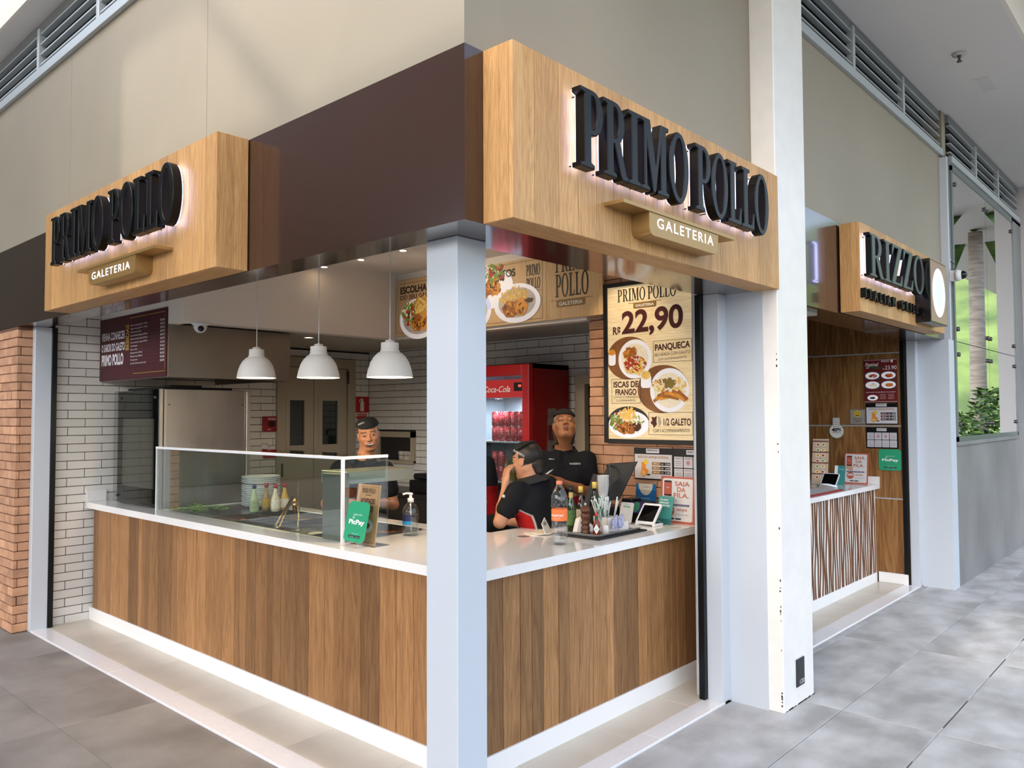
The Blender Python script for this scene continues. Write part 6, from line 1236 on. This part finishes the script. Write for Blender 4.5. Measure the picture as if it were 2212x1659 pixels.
    polo=link('polo_shirt',np_mesh('polo_shirt',V2,F2,m_cloth,pc,2),body)
    # collar
    cm=MB(); ring=[]
    x1=nrm(fwd-up*(fwd@up)); y1=np.cross(up,x1)
    for (a0,a1) in ((25,180),(180,335)):
        for t in range(10):
            g=math.radians(a0+(a1-a0)*t/9); p0=N+up*.012+(x1*math.cos(g)*.070+y1*math.sin(g)*.070); p1=N-up*.026+(x1*math.cos(g)*.116+y1*math.sin(g)*.112); p2=N+up*.022+(x1*math.cos(g)*.080+y1*math.sin(g)*.080); ring.append((p0,p2,p1))
    vs=[tuple(p) for r in ring for p in r]; fs=[(i*3+j,(i+1)*3+j,(i+1)*3+j+1,i*3+j+1) for i in range(19) for j in range(2)]
    cm.smooth=True; cm._add(vs,fs); co=obj('collar',cm,M('collar_black','1b1c20',.85),body); so=co.modifiers.new('thick','SOLIDIFY'); so.thickness=.004
    # trousers and shoes
    Q=SDF(); Q.cone(PV+lat*.07,PV-lat*.07,.115,.115,.04)
    for hip,kn,an in legs: Q.cone(hip,kn,.092,.070,.03); Q.cone(kn,an,.068,.058,.02)
    V3,F3=Q.mesh([],.014); link('trousers',np_mesh('trousers',V3,F3,m_trou,None,1),body)
    for i,(hip,kn,an) in enumerate(legs):
        sh=SDF(); sh.cone(np.array([an[0],an[1],.045])-fwd*.03,np.array([an[0],an[1],.040])+fwd*.14,.042,.036,.02); V4,F4=sh.mesh([],.009); V4[:,2]=np.maximum(V4[:,2],.013); link('shoe',np_mesh('shoe',V4,F4,m_black,None,1),body)
    if cap:
        K=SDF(); P=lambda x,y,z:H+Mh@np.array([x,y,z])
        K.ell(P(-.014,0,.036),face.get('capr',(.107,.090,.096)),Mh,.02)
        for b in face.get('bun',()): K.ell(P(*b[0]),b[1],Mh,.03)
        n_=Mh@nrm(face.get('capn',(-.30,0,-1))); K.half(P(*face.get('capp',(.07,0,.038))),n_,.004)
        K.half(P(0,0,face.get('captop',.122)),Mh@np.array([0,0,1]),.02)
        V5,F5=K.mesh([],.005); cp=link('cap',np_mesh('cap',V5,F5,m_capm,None,2),body)
    if face.get('tail'):
        HR=SDF()
        for a,b,ra,rb in face['tail']: HR.cone(H+Mh@np.array(a),H+Mh@np.array(b),ra,rb,.015)
        V6,F6=HR.mesh([],.006); link('hair',np_mesh('hair',V6,F6,m_hair,None,1),body)
    return e,body,Mh,(lat,fwd,dn,mid)
def cloth_text(txt,c,u,v,h,w,parent,mat,off=.003,ref=None):
    n=Vector(np.cross(u,v)).normalized(); p=Panel(Vector(c),Vector(u),Vector(v)); p.text(txt,0,0,h,mat,1,w=w,bold=.02)
    dg=bpy.context.evaluated_depsgraph_get()
    from mathutils.bvhtree import BVHTree
    bv=BVHTree.FromPolygons([q.co for q in ref.vertices],[tuple(q.vertices) for q in ref.polygons])
    for mb,mt,nm in p.d.values():
        nv=[]
        for q in mb.v:
            hit=bv.ray_cast(Vector(q)+n*.08,-n,.2); nv.append(tuple(hit[0]+n*off) if hit[0] else tuple(q))
        mb.v=nv; link('embroidery',mb.mesh('embroidery',mt,False),parent)
z3=np.array([0,0,1.0]); TOC=-FW
m_emb=M('embroidery_white','b9b6b2',.7)
def drop(p,dz): return p+z3*dz
# --- B: standing, chin up, eyes closed, paper slip in her hand
J=dict(H=np.array([2.2109,1.2304,1.5699]),f=nrm(TOC*.82+UP*.55+RT*.04),u=nrm(UP*.82+FW*.55),N=np.array([2.2581,1.2775,1.4002]),SL=np.array([2.3270,1.1157,1.3348]),SR=np.array([2.1179,1.3761,1.3415]),EL=np.array([2.2974,1.0721,1.1064]),ER=np.array([2.0919,1.4240,1.0065]),WL=np.array([2.0175,1.1075,1.1988]),WR=np.array([2.0367,1.3152,0.8470]),bf=TOC,red=(.10,.12,.060,.05))
mid=(J['SL']+J['SR'])/2; J['PV']=np.array([mid[0],mid[1],.93])
fdir=nrm(np.array([1.9198,1.1379,1.2491])-J['WL'])
eB,bB,MB_,axB=person('woman in black polo and cap, eyes closed and chin raised, holding a slip',J,'93603f',dict(closed=1,pout=1,lip='7d4438',capp=(.07,0,.050),capn=(-.35,0,-1),tail=[((-.05,.060,-.03),(-.045,.055,-.11),.022,.014),((-.05,-.060,-.03),(-.045,-.055,-.11),.022,.014)]),
  hands=[(J['WL'],fdir,nrm(-TOC*.3-z3*.9),1,(.75,.8,.85,.9),.05,.95,(.5,.5))])
lat,fwd,dn,mid=axB; pol=[c for c in bB.children if c.name.startswith('polo')][0]
uu=nrm(-lat*-1*1.0); u_=np.array(RT); v_=nrm(np.cross(TOC,u_))
cloth_text('RASSERO',np.array([2.1900,1.1196,1.3062]),u_,v_,.012,.075,pol,m_emb,.004,pol.data); cloth_text('Mari',np.array([2.0812,1.2379,1.3384]),u_,v_,.008,.035,pol,m_emb,.004,pol.data)
wp_=J['WL']+fdir*.10; sl=empty('paper_slip',Vector(wp_),label='white paper slip held by the woman with closed eyes',cat='paper'); pmb=MB(); a=wp_-np.array(RT)*.015; pmb.quad(a+z3*.012,a+z3*.006-np.array(RT)*.030,a+z3*.040+np.array(RT)*.020,a+z3*.046+np.array(RT)*.040); so=obj('sheet',pmb,m_paper,sl); so.modifiers.new('t','SOLIDIFY').thickness=.0012
# --- C: leaning on the counter in profile, hand at the mouth
J=dict(H=np.array([1.6513,1.0849,1.3632]),f=nrm(-RT*.80+FW*.58-UP*.10),u=nrm(UP+RT*.05),N=np.array([1.6682,1.0580,1.2476]),SL=np.array([1.5105,1.0573,1.1785]),SR=np.array([1.8170,1.0457,1.1977]),EL=np.array([1.4213,1.1066,0.9974]),ER=np.array([1.8737,1.2368,0.9335]),WL=np.array([1.5436,1.1684,1.2037]),WR=np.array([1.7710,1.3498,0.9402]),bf=nrm(-RT*.75+FW*.6),red=(.06,.08,.075,.02))
mid=(J['SL']+J['SR'])/2; J['PV']=mid+np.array(RT)*.10; J['PV'][2]=.90
fC=nrm(np.array([1.5579,1.1772,1.2947])-J['WL'])
eC,bC,MC,axC=person('woman in profile leaning on the counter with a hand at her mouth',J,'b58365',dict(lip='9a4f48',capp=(.07,0,.036),capn=(-.55,0,-1),bun=[((-.115,.0,-.025),(.05,.05,.05))],tail=[((-.07,0,-.03),(-.085,0,-.07),.045,.03)]),
  hands=[(J['WL'],nrm(fC),nrm(np.array(RT)*.8+FW*.5),1,(.55,.45,.4,.35),.5,.95,(.2,.4))])
pol=[c for c in bC.children if c.name.startswith('polo')][0]; cap_=[c for c in bC.children if c.name.startswith('cap')][0]
cloth_text('RASSERO',np.array([1.4860,1.0114,1.4097]),nrm(np.array(RT)*.85-UP*.5),nrm(UP*.85+np.array(RT)*.5),.013,.075,cap_,m_emb,.003,cap_.data)
bd=MB(); bd.ball(tuple(np.array([1.3844,1.0410,1.1613])),.010,.010,.010); obj('badge',bd,m_emb,pol)
# --- D: mostly hidden behind the corner post
J=dict(H=np.array([1.7653,1.7242,1.5404]),f=nrm(-RT*.8+FW*.5),u=z3,N=np.array([1.7785,1.7198,1.3637]),SL=np.array([1.7955,1.5846,1.3137]),SR=np.array([1.7477,1.8313,1.3129]),EL=np.array([1.7913,1.5726,1.0848]),ER=np.array([1.6988,1.8271,1.0271]),WL=np.array([1.5999,1.5673,0.9631]),WR=np.array([1.5857,1.6632,0.8640]),bf=nrm(-RT*.6+FW*.5))
mid=(J['SL']+J['SR'])/2+np.array(RT)*.05; J['PV']=np.array([mid[0],mid[1],.92])
eD,bD,_,_=person('person in a red polo with black sleeves mostly hidden by the corner post',J,'8a5a3e',dict(lip='8a4a40'),hands=[(J['WL'],nrm(-RT*.8-z3*.3),-z3,1,(.3,.3,.3,.3),.1,1.0)])
pol=[c for c in bD.children if c.name.startswith('polo')][0]
me=pol.data; at_=me.color_attributes['paint']; vv=np.zeros(len(me.vertices)*3); me.vertices.foreach_get('co',vv); vv=vv.reshape(-1,3); cl_=np.tile(C3('8f1517'),(len(vv),1)); arm=np.linalg.norm(vv-J['SL'],axis=1)<.165; arm|=np.linalg.norm(vv-J['SR'],axis=1)<.165; cl_[arm|(vv[:,2]>1.33)]=C3('17181c'); at_.data.foreach_set('color',np.concatenate([cl_,np.ones((len(cl_),1))],1).astype(np.float32).ravel())
# --- A: laughing cook behind the display case
J=dict(H=np.array([1.4863,2.4814,1.5101]),f=nrm(TOC*.97+RT*.20+UP*-.03),u=nrm(UP-RT*.14),N=np.array([1.4829,2.5254,1.3263]),SL=np.array([1.5794,2.3933,1.2523]),SR=np.array([1.3770,2.6911,1.2571]),EL=np.array([1.6353,2.3763,0.9926]),ER=np.array([1.2925,2.7245,1.0035]),WL=np.array([1.3708,2.3079,1.0398]),WR=np.array([1.2652,2.3800,1.0372]),bf=TOC)
mid=(J['SL']+J['SR'])/2; J['PV']=np.array([mid[0],mid[1],.90])
eA,bA,_,_=person('laughing cook in a black cap and dark polo behind the display case',J,'b07a58',dict(smile=1,lip='8d4a40',capp=(.07,0,.050),capn=(-.22,0,-1),captop=.125,capr=(.108,.092,.105)),red=False,
  hands=[(J['WL'],nrm(-RT-z3*.3),-z3,1,(.3,.3,.3,.3),.1,1.0),(J['WR'],nrm(np.array(RT)-z3*.3),-z3,-1,(.3,.3,.3,.3),.1,1.0)])
cap_=[c for c in bA.children if c.name.startswith('cap')][0]
cloth_text('RASSERO',np.array([1.3699,2.4268,1.5829]),nrm(np.array(RT)*.9+UP*.35),nrm(UP*.9-np.array(RT)*.35),.011,.05,cap_,m_emb,.003,cap_.data)
